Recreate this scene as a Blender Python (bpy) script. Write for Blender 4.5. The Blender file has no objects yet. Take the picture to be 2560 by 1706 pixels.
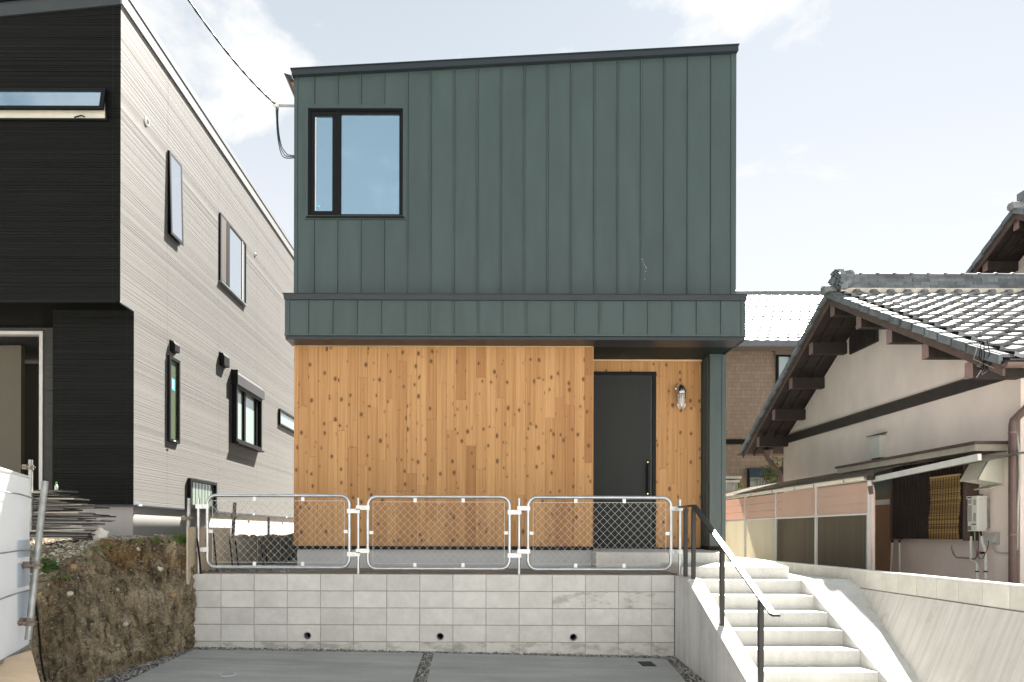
import bpy, bmesh, math, random
from mathutils import Vector, Matrix, noise

SC = bpy.context.scene
COL = SC.collection
R = math.radians
rng = random.Random(7)

# ------------------------------------------------------------ camera, sky, sun, exposure
F = 24.0 / 36.0 * 2560.0          # focal length in photo pixels
PX0, PY0, ROLL = 1200.0, 1332.0, 0.0024
cam = bpy.data.cameras.new('camera')
cam.lens = 24.0
cam.sensor_width = 36.0
cam.shift_x = (1280 - PX0) / 2560.0
cam.shift_y = (PY0 - 853) / 2560.0
cam.clip_start = 0.05
cam.clip_end = 2000
cam_o = bpy.data.objects.new('camera', cam)
COL.objects.link(cam_o)
cam_o.matrix_world = Matrix.Rotation(math.pi / 2, 4, 'X') @ Matrix.Rotation(ROLL, 4, 'Z')
SC.camera = cam_o

SUN_EL, SUN_AZ = R(50), R(28.5)      # azimuth measured from +Y towards +X
world = bpy.data.worlds.new('World')
SC.world = world
world.use_nodes = True
wt = world.node_tree
bg = wt.nodes['Background']
sky = wt.nodes.new('ShaderNodeTexSky')
sky.sky_type = 'NISHITA'
sky.sun_disc = False
sky.sun_elevation = SUN_EL
sky.sun_rotation = SUN_AZ
sky.air_density = 1.0
sky.dust_density = 0.5
sky.ozone_density = 1.0
SKY_STRENGTH = 0.05
bg.inputs[1].default_value = SKY_STRENGTH
tc = wt.nodes.new('ShaderNodeTexCoord')
# a thin even veil of haze over the whole sky
veil = wt.nodes.new('ShaderNodeMixRGB')
veil.inputs[0].default_value = 0.85
sxyz = wt.nodes.new('ShaderNodeSeparateXYZ')
wt.links.new(tc.outputs['Generated'], sxyz.inputs[0])
vr = wt.nodes.new('ShaderNodeValToRGB')      # thicker, whiter air low down
vr.color_ramp.interpolation = 'EASE'
vr.color_ramp.elements[0].position = 0.30
vr.color_ramp.elements[0].color = (1, 0.985, 0.965, 1)
vr.color_ramp.elements[1].position = 0.70
vr.color_ramp.elements[1].color = (0.68, 0.75, 0.77, 1)
wt.links.new(sxyz.outputs[2], vr.inputs[0])
vm = wt.nodes.new('ShaderNodeVectorMath'); vm.operation = 'SCALE'
vm.inputs['Scale'].default_value = 3.65
wt.links.new(vr.outputs[0], vm.inputs[0])
wt.links.new(vm.outputs[0], veil.inputs[2])
wt.links.new(sky.outputs[0], veil.inputs[1])
# broken fair-weather cloud over the whole sky
cmap = wt.nodes.new('ShaderNodeMapping')
cmap.inputs['Location'].default_value = (-1.07, -0.1, -4.7)
cmap.inputs['Scale'].default_value = (1.0, 1.0, 1.7)
cn = wt.nodes.new('ShaderNodeTexNoise')
cn.inputs['Scale'].default_value = 3.1
cn.inputs['Detail'].default_value = 9
cn.inputs['Roughness'].default_value = 0.58
cn.inputs['Distortion'].default_value = 0.3
cr = wt.nodes.new('ShaderNodeValToRGB')
cr.color_ramp.elements[0].position = 0.555
cr.color_ramp.elements[0].color = (0, 0, 0, 1)
cr.color_ramp.elements[1].position = 0.64
cr.color_ramp.elements[1].color = (1, 1, 1, 1)
cm = wt.nodes.new('ShaderNodeMixRGB')
cm.inputs[2].default_value = (4.2, 4.2, 4.15, 1)
wt.links.new(tc.outputs['Generated'], cmap.inputs[0])
wt.links.new(cmap.outputs[0], cn.inputs[0])
wt.links.new(cn.outputs[0], cr.inputs[0])
wt.links.new(cr.outputs[0], cm.inputs[0])
wt.links.new(veil.outputs[0], cm.inputs[1])
wt.links.new(cm.outputs[0], bg.inputs[0])

sun = bpy.data.lights.new('sun', 'SUN')
sun.energy = 5.0
sun.angle = R(0.55)
sun.color = (1.0, 0.95, 0.88)
sun_o = bpy.data.objects.new('sun', sun)
COL.objects.link(sun_o)
sd = Vector((math.cos(SUN_EL) * math.sin(SUN_AZ), math.cos(SUN_EL) * math.cos(SUN_AZ), math.sin(SUN_EL)))
sun_o.rotation_euler = sd.to_track_quat('Z', 'Y').to_euler()
sun_o.location = sd * 60

vs = SC.view_settings
vs.view_transform = 'Standard'
vs.look = 'None'
vs.exposure = 2.38
vs.gamma = 1.0
vs.use_curve_mapping = False
SC.render.engine = 'CYCLES'
SC.cycles.use_denoising = True
SC.cycles.max_bounces = 8
SC.cycles.transparent_max_bounces = 12
SC.cycles.caustics_reflective = False
SC.cycles.caustics_refractive = False
SC.cycles.sample_clamp_indirect = 6

# ------------------------------------------------------------ photo pixel -> world
def ray(x, y):
    u, v = x - PX0, y - PY0
    return (u + ROLL * v) / F, -(v - ROLL * u) / F
def P(x, y, Y):
    a, b = ray(x, y)
    return Vector((a * Y, Y, b * Y))
def PX(x, y, X):
    a, b = ray(x, y)
    Y = X / a
    return Vector((X, Y, b * Y))
def PZ(x, y, Z):
    a, b = ray(x, y)
    Y = Z / b
    return Vector((a * Y, Y, Z))

# ------------------------------------------------------------ mesh helpers
GK = 1.0      # size of the part of the place being built (1 = as measured)
class MB:
    def __init__(s):
        s.v, s.f, s.sm = [], [], False
    def add(s, vs_, fs):
        n = len(s.v)
        s.v += [tuple(p) for p in vs_]
        s.f += [tuple(i + n for i in f) for f in fs]
        return s
    def hexa(s, p):   # 4 bottom, 4 top
        return s.add(p, [(3, 2, 1, 0), (4, 5, 6, 7), (0, 1, 5, 4), (1, 2, 6, 5), (2, 3, 7, 6), (3, 0, 4, 7)])
    def box(s, x0, x1, y0, y1, z0, z1):
        return s.hexa([(x0, y0, z0), (x1, y0, z0), (x1, y1, z0), (x0, y1, z0), (x0, y0, z1), (x1, y0, z1), (x1, y1, z1), (x0, y1, z1)])
    def prism(s, poly, d):   # polygon of 3-D points swept along d
        d = Vector(d)
        n = len(poly)
        a = [Vector(p) for p in poly]
        b = [p + d for p in a]
        return s.add(a + b, [tuple(range(n - 1, -1, -1)), tuple(range(n, 2 * n))] + [(i, (i + 1) % n, n + (i + 1) % n, n + i) for i in range(n)])
    def tube(s, pts, r, seg=8, cap=True):
        pts = [Vector(p) for p in pts]
        rs = r if isinstance(r, (list, tuple)) else [r] * len(pts)
        rings = []
        up = None
        for i, p in enumerate(pts):
            t = (pts[min(i + 1, len(pts) - 1)] - pts[max(i - 1, 0)]).normalized()
            if up is None:
                up = Vector((0, 0, 1)) if abs(t.z) < 0.9 else Vector((1, 0, 0))
            x = t.cross(up)
            if x.length < 1e-5:
                x = t.cross(Vector((0, 1, 0.3)))
            x.normalize()
            y = x.cross(t).normalized()
            up = y
            rings.append([p + x * (rs[i] * math.cos(k * 2 * math.pi / seg)) + y * (rs[i] * math.sin(k * 2 * math.pi / seg)) for k in range(seg)])
        vs_ = [q for g in rings for q in g]
        fs = []
        for i in range(len(pts) - 1):
            for k in range(seg):
                a, b = i * seg + k, i * seg + (k + 1) % seg
                fs.append((a, b, b + seg, a + seg))
        if cap:
            fs.append(tuple(range(seg - 1, -1, -1)))
            fs.append(tuple((len(pts) - 1) * seg + k for k in range(seg)))
        return s.add(vs_, fs)
    def bar(s, p, q, w, h, up=(0, 0, 1)):   # rectangular bar
        p, q = Vector(p), Vector(q)
        t = (q - p).normalized()
        up = Vector(up)
        x = t.cross(up).normalized()
        y = x.cross(t)
        o = [(-1, -1), (1, -1), (1, 1), (-1, 1)]
        a = [p + x * (w / 2 * i) + y * (h / 2 * j) for i, j in o]
        b = [q + x * (w / 2 * i) + y * (h / 2 * j) for i, j in o]
        return s.hexa(a + b)
    def plank(s, x0, x1, z0, z1, yf, th, c=0.002):   # board facing -Y with eased edges
        v = [(x0 + c, yf, z0 + c), (x1 - c, yf, z0 + c), (x1 - c, yf, z1 - c), (x0 + c, yf, z1 - c),
             (x0, yf + c, z0), (x1, yf + c, z0), (x1, yf + c, z1), (x0, yf + c, z1),
             (x0, yf + th, z0), (x1, yf + th, z0), (x1, yf + th, z1), (x0, yf + th, z1)]
        f = [(0, 1, 2, 3), (11, 10, 9, 8)]
        for k in range(4):
            j = (k + 1) % 4
            f.append((4 + k, 4 + j, j, k))
            f.append((8 + k, 8 + j, 4 + j, 4 + k))
        return s.add(v, f)
    def quad(s, a, b, c, d):
        return s.add([a, b, c, d], [(0, 1, 2, 3)])
    def sphere(s, c, r, n=8, m=6, sc=(1, 1, 1)):
        vs_ = []
        for j in range(m + 1):
            t = math.pi * j / m
            for k in range(n):
                p = 2 * math.pi * k / n
                vs_.append((c[0] + r * sc[0] * math.sin(t) * math.cos(p), c[1] + r * sc[1] * math.sin(t) * math.sin(p), c[2] + r * sc[2] * math.cos(t)))
        fs = [(j * n + k, (j + 1) * n + k, (j + 1) * n + (k + 1) % n, j * n + (k + 1) % n) for j in range(m) for k in range(n)]
        return s.add(vs_, fs)
    def mesh(s, name, mat, off=(0, 0, 0), smooth=False, bevel=0, fix=True):
        me = bpy.data.meshes.new(name)
        o = Vector(off)
        me.from_pydata([Vector(p) * GK - o for p in s.v], [], s.f)
        if fix or bevel:
            bm = bmesh.new()
            bm.from_mesh(me)
            if bevel:
                bmesh.ops.remove_doubles(bm, verts=bm.verts, dist=1e-6)
                bmesh.ops.recalc_face_normals(bm, faces=bm.faces)
                bmesh.ops.bevel(bm, geom=[e for e in bm.edges if len(e.link_faces) == 2 and e.calc_face_angle(0) > 0.5], offset=bevel, segments=2, profile=0.7, affect='EDGES')
            bmesh.ops.recalc_face_normals(bm, faces=bm.faces)
            bm.to_mesh(me)
            bm.free()
        if smooth:
            for p in me.polygons:
                p.use_smooth = True
        if mat:
            me.materials.append(mat)
        return me
    def build(s, name, mat, parent=None, smooth=False, bevel=0, at=None, kind=None, label=None, fix=True):
        if parent is not None:
            off = Vector(parent['_o'])
        else:
            xs = [p[0] * GK for p in s.v]; ys = [p[1] * GK for p in s.v]; zs = [p[2] * GK for p in s.v]
            off = Vector(at) if at is not None else Vector(((min(xs) + max(xs)) / 2, (min(ys) + max(ys)) / 2, min(zs)))
        o = bpy.data.objects.new(name, s.mesh(name, mat, off, smooth, bevel, fix))
        COL.objects.link(o)
        o['_o'] = off[:]
        if parent is not None:
            o.parent = parent
        else:
            o.location = off
        if kind: o['kind'] = kind
        if label: o['label'] = label
        return o

def shade_auto(o, ang=35):
    for p in o.data.polygons:
        p.use_smooth = True
    try:
        o.data.set_sharp_from_angle(angle=R(ang))
    except Exception:
        pass
    return o
def thing(name, label, cat, loc, group=None):
    o = bpy.data.objects.new(name, None)
    o.empty_display_size = 0.2
    COL.objects.link(o)
    loc = Vector(loc) * GK
    o.location = loc
    o['_o'] = loc[:]
    o['label'] = label
    o['category'] = cat
    if group: o['group'] = group
    return o
def tag(o, label, cat, group=None):
    o['label'] = label
    o['category'] = cat
    if group: o['group'] = group
    return o
def struct(o):
    o['kind'] = 'structure'
    return o
def dup(o, parent=None, world=None, rot=None, label=None):     # one more copy sharing the mesh
    c = o.copy()
    COL.objects.link(c)
    if parent is not None:
        c.parent = parent
    if world is not None:
        c.location = Vector(world) - (Vector(parent['_o']) if parent is not None else Vector())
    if rot is not None:
        c.rotation_euler = rot
    if label: c['label'] = label
    return c
def piece(name, me, parent, world, rot=(0, 0, 0)):
    o = bpy.data.objects.new(name, me)
    COL.objects.link(o)
    o.parent = parent
    o.location = Vector(world) * GK - Vector(parent['_o'])
    o.rotation_euler = rot
    o['_o'] = parent['_o']
    return o

# ------------------------------------------------------------ materials
def _nt(name):
    m = bpy.data.materials.new(name)
    m.use_nodes = True
    nt = m.node_tree
    return m, nt, nt.nodes['Principled BSDF']
def nd(nt, t, **kw):
    n = nt.nodes.new(t)
    for k, v in kw.items():
        n.inputs[k.replace('_', ' ')].default_value = v
    return n
def c4(c): return (c[0], c[1], c[2], 1)
def pos(nt, scale=(1, 1, 1), rnd=False):
    g = nt.nodes.new('ShaderNodeNewGeometry')
    mp = nt.nodes.new('ShaderNodeMapping')
    mp.inputs['Scale'].default_value = scale
    out = g.outputs['Position']
    if rnd:
        oi = nt.nodes.new('ShaderNodeObjectInfo')
        ml = nt.nodes.new('ShaderNodeVectorMath'); ml.operation = 'SCALE'
        ml.inputs[0].default_value = (37.1, 11.7, 91.3)
        nt.links.new(oi.outputs['Random'], ml.inputs['Scale'])
        ad = nt.nodes.new('ShaderNodeVectorMath'); ad.operation = 'ADD'
        nt.links.new(out, ad.inputs[0]); nt.links.new(ml.outputs[0], ad.inputs[1])
        out = ad.outputs[0]
    nt.links.new(out, mp.inputs[0])
    return mp.outputs[0]
def noise_n(nt, vec, scale, detail=5, rough=0.55, dist=0.0):
    n = nt.nodes.new('ShaderNodeTexNoise')
    n.inputs['Scale'].default_value = scale
    n.inputs['Detail'].default_value = detail
    n.inputs['Roughness'].default_value = rough
    n.inputs['Distortion'].default_value = dist
    nt.links.new(vec, n.inputs['Vector'])
    return n.outputs[0]
def ramp(nt, fac, stops):
    r = nt.nodes.new('ShaderNodeValToRGB')
    e = r.color_ramp.elements
    while len(e) < len(stops): e.new(0.5)
    for i, (p, c) in enumerate(stops):
        e[i].position = p
        e[i].color = c4(c) if not isinstance(c, (int, float)) else (c, c, c, 1)
    nt.links.new(fac, r.inputs[0])
    return r.outputs[0]
def mix(nt, fac, a, b, mode='MIX'):
    n = nt.nodes.new('ShaderNodeMixRGB')
    n.blend_type = mode
    for i, s in ((0, fac), (1, a), (2, b)):
        if isinstance(s, (int, float)): n.inputs[i].default_value = s
        elif isinstance(s, (tuple, list)): n.inputs[i].default_value = c4(s)
        else: nt.links.new(s, n.inputs[i])
    return n.outputs[0]
def mth(nt, op, a, b=0.0, c=None):
    n = nt.nodes.new('ShaderNodeMath')
    n.operation = op
    for i, s in enumerate((a, b) if c is None else (a, b, c)):
        if isinstance(s, (int, float)): n.inputs[i].default_value = s
        else: nt.links.new(s, n.inputs[i])
    return n.outputs[0]
def bump(nt, bs, h, strength, dist=0.01):
    b = nt.nodes.new('ShaderNodeBump')
    b.inputs['Strength'].default_value = strength
    b.inputs['Distance'].default_value = dist
    nt.links.new(h, b.inputs['Height'])
    nt.links.new(b.outputs[0], bs.inputs['Normal'])
def rnd_mul(nt, col, amt):
    oi = nt.nodes.new('ShaderNodeObjectInfo')
    f = mth(nt, 'MULTIPLY_ADD', oi.outputs['Random'], 2 * amt, 1 - amt)
    cb = nt.nodes.new('ShaderNodeCombineXYZ')
    for i in range(3): nt.links.new(f, cb.inputs[i])
    return mix(nt, 1.0, col, cb.outputs[0], 'MULTIPLY')
def M(name, col, rough=0.6, metal=0.0, var=0.12, vs_=3.0, fine=0.0, fs=60, rnd=0.0, bmp=0.0, bs_=40, bd=0.004, stretch=(1, 1, 1), spec=0.5, dark=None, rrough=0.0):
    m, nt, b = _nt(name)
    vec = pos(nt, stretch)
    lo = tuple(c * (1 - var) for c in col) if dark is None else dark
    hi = tuple(min(1, c * (1 + var)) for c in col)
    c = ramp(nt, noise_n(nt, vec, vs_, 6, 0.6), [(0.3, lo), (0.7, hi)])
    if fine:
        g = ramp(nt, noise_n(nt, vec, fs, 3, 0.6), [(0.3, 1 - fine), (0.7, 1 + fine)])
        c = mix(nt, 1.0, c, g, 'MULTIPLY')
    if rnd: c = rnd_mul(nt, c, rnd)
    nt.links.new(c, b.inputs['Base Color'])
    b.inputs['Roughness'].default_value = rough
    b.inputs['Metallic'].default_value = metal
    b.inputs['Specular IOR Level'].default_value = spec
    if rrough:
        rr = mth(nt, 'MULTIPLY_ADD', noise_n(nt, vec, vs_ * 2, 4), rrough * 2, rough - rrough)
        nt.links.new(rr, b.inputs['Roughness'])
    if bmp: bump(nt, b, noise_n(nt, vec, bs_, 5), bmp, bd)
    return m

def wood_mat(name, light, mid, dark, knots=True):
    m, nt, b = _nt(name)
    v = pos(nt, (1, 1, 1), True)
    sep = nt.nodes.new('ShaderNodeSeparateXYZ'); nt.links.new(v, sep.inputs[0])
    cv = nt.nodes.new('ShaderNodeCombineXYZ')
    nt.links.new(mth(nt, 'MULTIPLY', sep.outputs[0], 6.2), cv.inputs[0])
    nt.links.new(mth(nt, 'MULTIPLY', sep.outputs[2], 4.2), cv.inputs[1])
    oi = nt.nodes.new('ShaderNodeObjectInfo')
    nt.links.new(mth(nt, 'MULTIPLY', oi.outputs['Random'], 53.0), cv.inputs[2])
    wob = noise_n(nt, cv.outputs[0], 6.0, 3)
    vo = nt.nodes.new('ShaderNodeTexVoronoi')
    vo.voronoi_dimensions = '2D'
    vo.inputs['Scale'].default_value = 1.0
    vo.inputs['Randomness'].default_value = 1.0
    nt.links.new(cv.outputs[0], vo.inputs['Vector'])
    d = mth(nt, 'ADD', vo.outputs['Distance'], mth(nt, 'MULTIPLY_ADD', wob, 0.08, -0.04))
    sepc = nt.nodes.new('ShaderNodeSeparateColor'); nt.links.new(vo.outputs['Color'], sepc.inputs[0])
    # grain, pushed aside round the knots
    push = mth(nt, 'MULTIPLY', mth(nt, 'POWER', 2.718, mth(nt, 'MULTIPLY', d, -16.0)), 0.07)
    gv = nt.nodes.new('ShaderNodeCombineXYZ')
    nt.links.new(mth(nt, 'MULTIPLY', mth(nt, 'ADD', sep.outputs[0], push), 34.0), gv.inputs[0])
    nt.links.new(mth(nt, 'MULTIPLY', sep.outputs[2], 0.55), gv.inputs[2])
    nt.links.new(sep.outputs[1], gv.inputs[1])
    g1 = noise_n(nt, gv.outputs[0], 1.0, 6, 0.62, 0.0)
    gv2 = nt.nodes.new('ShaderNodeCombineXYZ')
    nt.links.new(mth(nt, 'MULTIPLY', mth(nt, 'ADD', sep.outputs[0], push), 170.0), gv2.inputs[0])
    nt.links.new(mth(nt, 'MULTIPLY', sep.outputs[2], 2.6), gv2.inputs[2])
    g2 = noise_n(nt, gv2.outputs[0], 1.0, 3, 0.6)
    c = ramp(nt, g1, [(0.28, mid), (0.60, light)])
    c = mix(nt, 1.0, c, ramp(nt, g2, [(0.25, 0.86), (0.7, 1.08)]), 'MULTIPLY')
    # whole-board tone
    tone = ramp(nt, oi.outputs['Random'], [(0.0, (0.66, 0.57, 0.50)), (0.14, (0.84, 0.76, 0.69)), (0.35, (0.97, 0.95, 0.93)), (0.75, (1.03, 1.03, 1.03)), (1.0, (1.10, 1.13, 1.18))])
    c = mix(nt, 1.0, c, tone, 'MULTIPLY')
    if knots:
        size = mth(nt, 'MULTIPLY_ADD', mth(nt, 'SUBTRACT', sepc.outputs[0], 0.10), 0.135, 0.006)
        k = mth(nt, 'SUBTRACT', size, d)
        kf = ramp(nt, mth(nt, 'MULTIPLY_ADD', k, 16.0, 0.5), [(0.32, 0), (0.78, 0.92)])
        halo = ramp(nt, mth(nt, 'MULTIPLY_ADD', k, 4.0, 0.5), [(0.10, 0), (0.60, 0.75)])
        c = mix(nt, halo, c, tuple(x * 0.55 for x in mid))
        c = mix(nt, kf, c, dark)
    nt.links.new(c, b.inputs['Base Color'])
    b.inputs['Roughness'].default_value = 0.62
    b.inputs['Specular IOR Level'].default_value = 0.3
    bump(nt, b, g2, 0.25, 0.002)
    return m

def glass_mat(name, body, refl=0.5, tint=(0.92, 0.96, 1.0)):
    m, nt, b = _nt(name)
    b.inputs['Base Color'].default_value = c4(body)
    b.inputs['Roughness'].default_value = 0.3
    g = nd(nt, 'ShaderNodeBsdfGlossy', Roughness=0.005, Color=c4(tint))
    ms = nt.nodes.new('ShaderNodeMixShader')
    lw = nd(nt, 'ShaderNodeFresnel', IOR=1.5)
    # panes are never dead flat
    bp = nt.nodes.new('ShaderNodeBump')
    bp.inputs['Strength'].default_value = 0.05
    bp.inputs['Distance'].default_value = 0.02
    nt.links.new(noise_n(nt, pos(nt), 1.3, 1), bp.inputs['Height'])
    nt.links.new(bp.outputs[0], g.inputs['Normal'])
    nt.links.new(mth(nt, 'MULTIPLY_ADD', lw.outputs[0], 1 - refl, refl), ms.inputs[0])
    nt.links.new(b.outputs[0], ms.inputs[1])
    nt.links.new(g.outputs[0], ms.inputs[2])
    nt.links.new(ms.outputs[0], nt.nodes['Material Output'].inputs[0])
    return m
def clear_mat(name, col=(0.9, 0.95, 0.95), clear=0.8, rough=0.02):
    m, nt, b = _nt(name)
    b.inputs['Base Color'].default_value = c4(col)
    b.inputs['Roughness'].default_value = rough
    t = nd(nt, 'ShaderNodeBsdfTransparent', Color=c4(col))
    ms = nt.nodes.new('ShaderNodeMixShader')
    ms.inputs[0].default_value = clear
    nt.links.new(b.outputs[0], ms.inputs[1]); nt.links.new(t.outputs[0], ms.inputs[2])
    nt.links.new(ms.outputs[0], nt.nodes['Material Output'].inputs[0])
    return m
def sheet_mat(name, col, trans=0.5, clear=0.0, rough=0.5, var=0.05, stretch=(1, 1, 1), vs_=4, spec=0.4):
    m, nt, b = _nt(name)
    c = ramp(nt, noise_n(nt, pos(nt, stretch), vs_, 5), [(0.3, tuple(x * (1 - var) for x in col)), (0.7, tuple(min(1, x * (1 + var)) for x in col))])
    nt.links.new(c, b.inputs['Base Color'])
    b.inputs['Roughness'].default_value = rough
    b.inputs['Specular IOR Level'].default_value = spec
    t = nt.nodes.new('ShaderNodeBsdfTranslucent')
    nt.links.new(c, t.inputs[0])
    ms = nt.nodes.new('ShaderNodeMixShader'); ms.inputs[0].default_value = trans
    nt.links.new(b.outputs[0], ms.inputs[1]); nt.links.new(t.outputs[0], ms.inputs[2])
    last = ms.outputs[0]
    if clear:
        tr = nt.nodes.new('ShaderNodeBsdfTransparent')
        m2 = nt.nodes.new('ShaderNodeMixShader'); m2.inputs[0].default_value = clear
        nt.links.new(last, m2.inputs[1]); nt.links.new(tr.outputs[0], m2.inputs[2])
        last = m2.outputs[0]
    nt.links.new(last, nt.nodes['Material Output'].inputs[0])
    return m
def leaf_mat(name, cols):
    m, nt, b = _nt(name)
    g = nt.nodes.new('ShaderNodeNewGeometry')
    c = ramp(nt, g.outputs['Random Per Island'], [(i / (len(cols) - 1), k) for i, k in enumerate(cols)])
    nt.links.new(c, b.inputs['Base Color'])
    b.inputs['Roughness'].default_value = 0.5
    t = nt.nodes.new('ShaderNodeBsdfTranslucent'); nt.links.new(c, t.inputs[0])
    ms = nt.nodes.new('ShaderNodeMixShader'); ms.inputs[0].default_value = 0.4
    nt.links.new(b.outputs[0], ms.inputs[1]); nt.links.new(t.outputs[0], ms.inputs[2])
    nt.links.new(ms.outputs[0], nt.nodes['Material Output'].inputs[0])
    return m
def island_mat(name, cols, rough=0.85):
    m, nt, b = _nt(name)
    g = nt.nodes.new('ShaderNodeNewGeometry')
    c = ramp(nt, g.outputs['Random Per Island'], [(i / (len(cols) - 1), k) for i, k in enumerate(cols)])
    c = mix(nt, 1.0, c, ramp(nt, noise_n(nt, pos(nt), 90, 3), [(0.3, 0.8), (0.7, 1.15)]), 'MULTIPLY')
    nt.links.new(c, b.inputs['Base Color'])
    b.inputs['Roughness'].default_value = rough
    return m
def block_mat(name, base, damp=0.0, dampz=None):
    m, nt, b = _nt(name)
    v = pos(nt, (1, 1, 1), True)
    v0 = pos(nt)
    c = ramp(nt, noise_n(nt, v, 2.2, 6, 0.62), [(0.25, tuple(x * 0.86 for x in base)), (0.75, tuple(x * 1.08 for x in base))])
    c = mix(nt, 1.0, c, ramp(nt, noise_n(nt, v, 9, 6, 0.7), [(0.3, 0.9), (0.65, 1.04)]), 'MULTIPLY')
    f = noise_n(nt, v0, 220, 2, 0.7)
    c = mix(nt, 1.0, c, ramp(nt, f, [(0.25, 0.86), (0.6, 1.05)]), 'MULTIPLY')
    sp = ramp(nt, noise_n(nt, v0, 120, 2, 0.5), [(0.66, 0), (0.72, 1)])
    c = mix(nt, mth(nt, 'MULTIPLY', sp, 0.35), c, tuple(x * 0.5 for x in base))
    c = rnd_mul(nt, c, 0.07)
    if damp:
        dz = ramp(nt, noise_n(nt, pos(nt, (1.0, 1, 2.2)), 4.1, 6, 0.62), [(0.50, 0), (0.62, damp)])
        c = mix(nt, dz, c, (0.12, 0.12, 0.085))
    nt.links.new(c, b.inputs['Base Color'])
    b.inputs['Roughness'].default_value = 0.92
    b.inputs['Specular IOR Level'].default_value = 0.2
    bump(nt, b, f, 0.5, 0.003)
    return m

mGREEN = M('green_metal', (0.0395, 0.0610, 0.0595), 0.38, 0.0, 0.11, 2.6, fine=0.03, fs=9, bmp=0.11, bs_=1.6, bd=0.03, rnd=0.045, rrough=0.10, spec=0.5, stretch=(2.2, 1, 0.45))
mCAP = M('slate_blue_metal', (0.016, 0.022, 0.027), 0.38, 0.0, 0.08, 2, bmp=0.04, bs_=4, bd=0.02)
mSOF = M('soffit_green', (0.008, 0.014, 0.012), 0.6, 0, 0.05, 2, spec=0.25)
mBLACK = M('black_metal', (0.004, 0.0042, 0.0045), 0.5, 0.0, 0.1, 4, spec=0.2)
mRAIL = M('rail_black', (0.010, 0.010, 0.009), 0.40, 0.0, 0.1, 6, spec=0.4)
mDOOR = M('door_charcoal', (0.024, 0.026, 0.026), 0.6, 0.0, 0.05, 2, fine=0.05, fs=200, stretch=(6, 1, 0.4), spec=0.2)
mCEDAR = wood_mat('cedar', (0.445, 0.25, 0.104), (0.32, 0.16, 0.060), (0.120, 0.054, 0.021))
mTRIM = M('pale_wood', (0.55, 0.40, 0.24), 0.6, 0, 0.1, 6, stretch=(1, 1, 8))
mFOUND = M('foundation_grey', (0.47, 0.48, 0.49), 0.8, 0, 0.06, 2, fine=0.05, fs=90)
mBLOCK = block_mat('block_grey', (0.59, 0.585, 0.565))
mBLOCKD = block_mat('block_grey_damp', (0.57, 0.565, 0.54), 0.42)
mBLOCKB = block_mat('block_buff', (0.57, 0.555, 0.505))
mMORTAR = M('mortar', (0.33, 0.32, 0.285), 0.95, 0, 0.2, 12, fine=0.1)
def conc_mat(name, base, streak=0.12, rough=0.82, warm=(0.33, 0.30, 0.25), tr=(1, 1, 1), st=(7, 7, 0.5)):
    m, nt, b = _nt(name)
    v0 = pos(nt)
    c = ramp(nt, noise_n(nt, pos(nt, tr), 1.6, 7, 0.62), [(0.28, tuple(x * 0.80 for x in base)), (0.72, tuple(x * 1.10 for x in base))])
    c = mix(nt, 1.0, c, ramp(nt, noise_n(nt, pos(nt, st), 1.5, 5, 0.6), [(0.3, 1 - streak), (0.65, 1 + streak * 0.4)]), 'MULTIPLY')
    c = mix(nt, 1.0, c, ramp(nt, noise_n(nt, v0, 60, 4, 0.7), [(0.3, 0.90), (0.65, 1.06)]), 'MULTIPLY')
    pits = nt.nodes.new('ShaderNodeTexVoronoi'); pits.inputs['Scale'].default_value = 26
    nt.links.new(v0, pits.inputs['Vector'])
    pf = ramp(nt, pits.outputs['Distance'], [(0.05, 0.75), (0.16, 0)])
    sel = ramp(nt, noise_n(nt, v0, 9, 2), [(0.5, 0), (0.62, 1)])
    pm = mth(nt, 'MULTIPLY', pf, sel)
    c = mix(nt, pm, c, tuple(x * 0.35 for x in base))
    c = mix(nt, ramp(nt, noise_n(nt, v0, 2.7, 6, 0.68), [(0.60, 0), (0.76, 0.45)]), c, warm)
    nt.links.new(c, b.inputs['Base Color'])
    b.inputs['Roughness'].default_value = rough
    b.inputs['Specular IOR Level'].default_value = 0.3
    bump(nt, b, mth(nt, 'SUBTRACT', noise_n(nt, v0, 70, 4, 0.7), pm), 0.35, 0.003)
    return m
mCONC = conc_mat('smooth_concrete', (0.585, 0.58, 0.55), 0.10)
mCONCW = conc_mat('stringer_concrete', (0.56, 0.555, 0.54), 0.16)
mSLAB = conc_mat('driveway_concrete', (0.365, 0.368, 0.352), 0.14, 0.72, (0.20, 0.19, 0.17), (0.5, 1.2, 1), (0.5, 4.5, 1))
mGALV = M('galvanised', (0.44, 0.46, 0.475), 0.38, 0.85, 0.16, 9, rrough=0.08)
mGALVD = M('weathered_steel_tube', (0.34, 0.35, 0.34), 0.5, 0.6, 0.35, 7, rrough=0.1)
mWIRE = M('mesh_wire', (0.60, 0.61, 0.60), 0.5, 0.3, 0.05, 5)
mWHITE = M('white_plastic', (0.80, 0.80, 0.78), 0.5, 0, 0.04, 4)
mGLASS = glass_mat('coated_glass', (0.05, 0.09, 0.13), 0.54, (0.60, 0.85, 1.0))
mGLASSD = glass_mat('dim_glass', (0.10, 0.13, 0.11), 0.16)
mGLASSF = glass_mat('frosted_glass', (0.30, 0.38, 0.34), 0.12)
mDARK = M('hollow_black', (0.004, 0.004, 0.004), 0.9, 0, 0.1, 4, spec=0.1)
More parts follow.
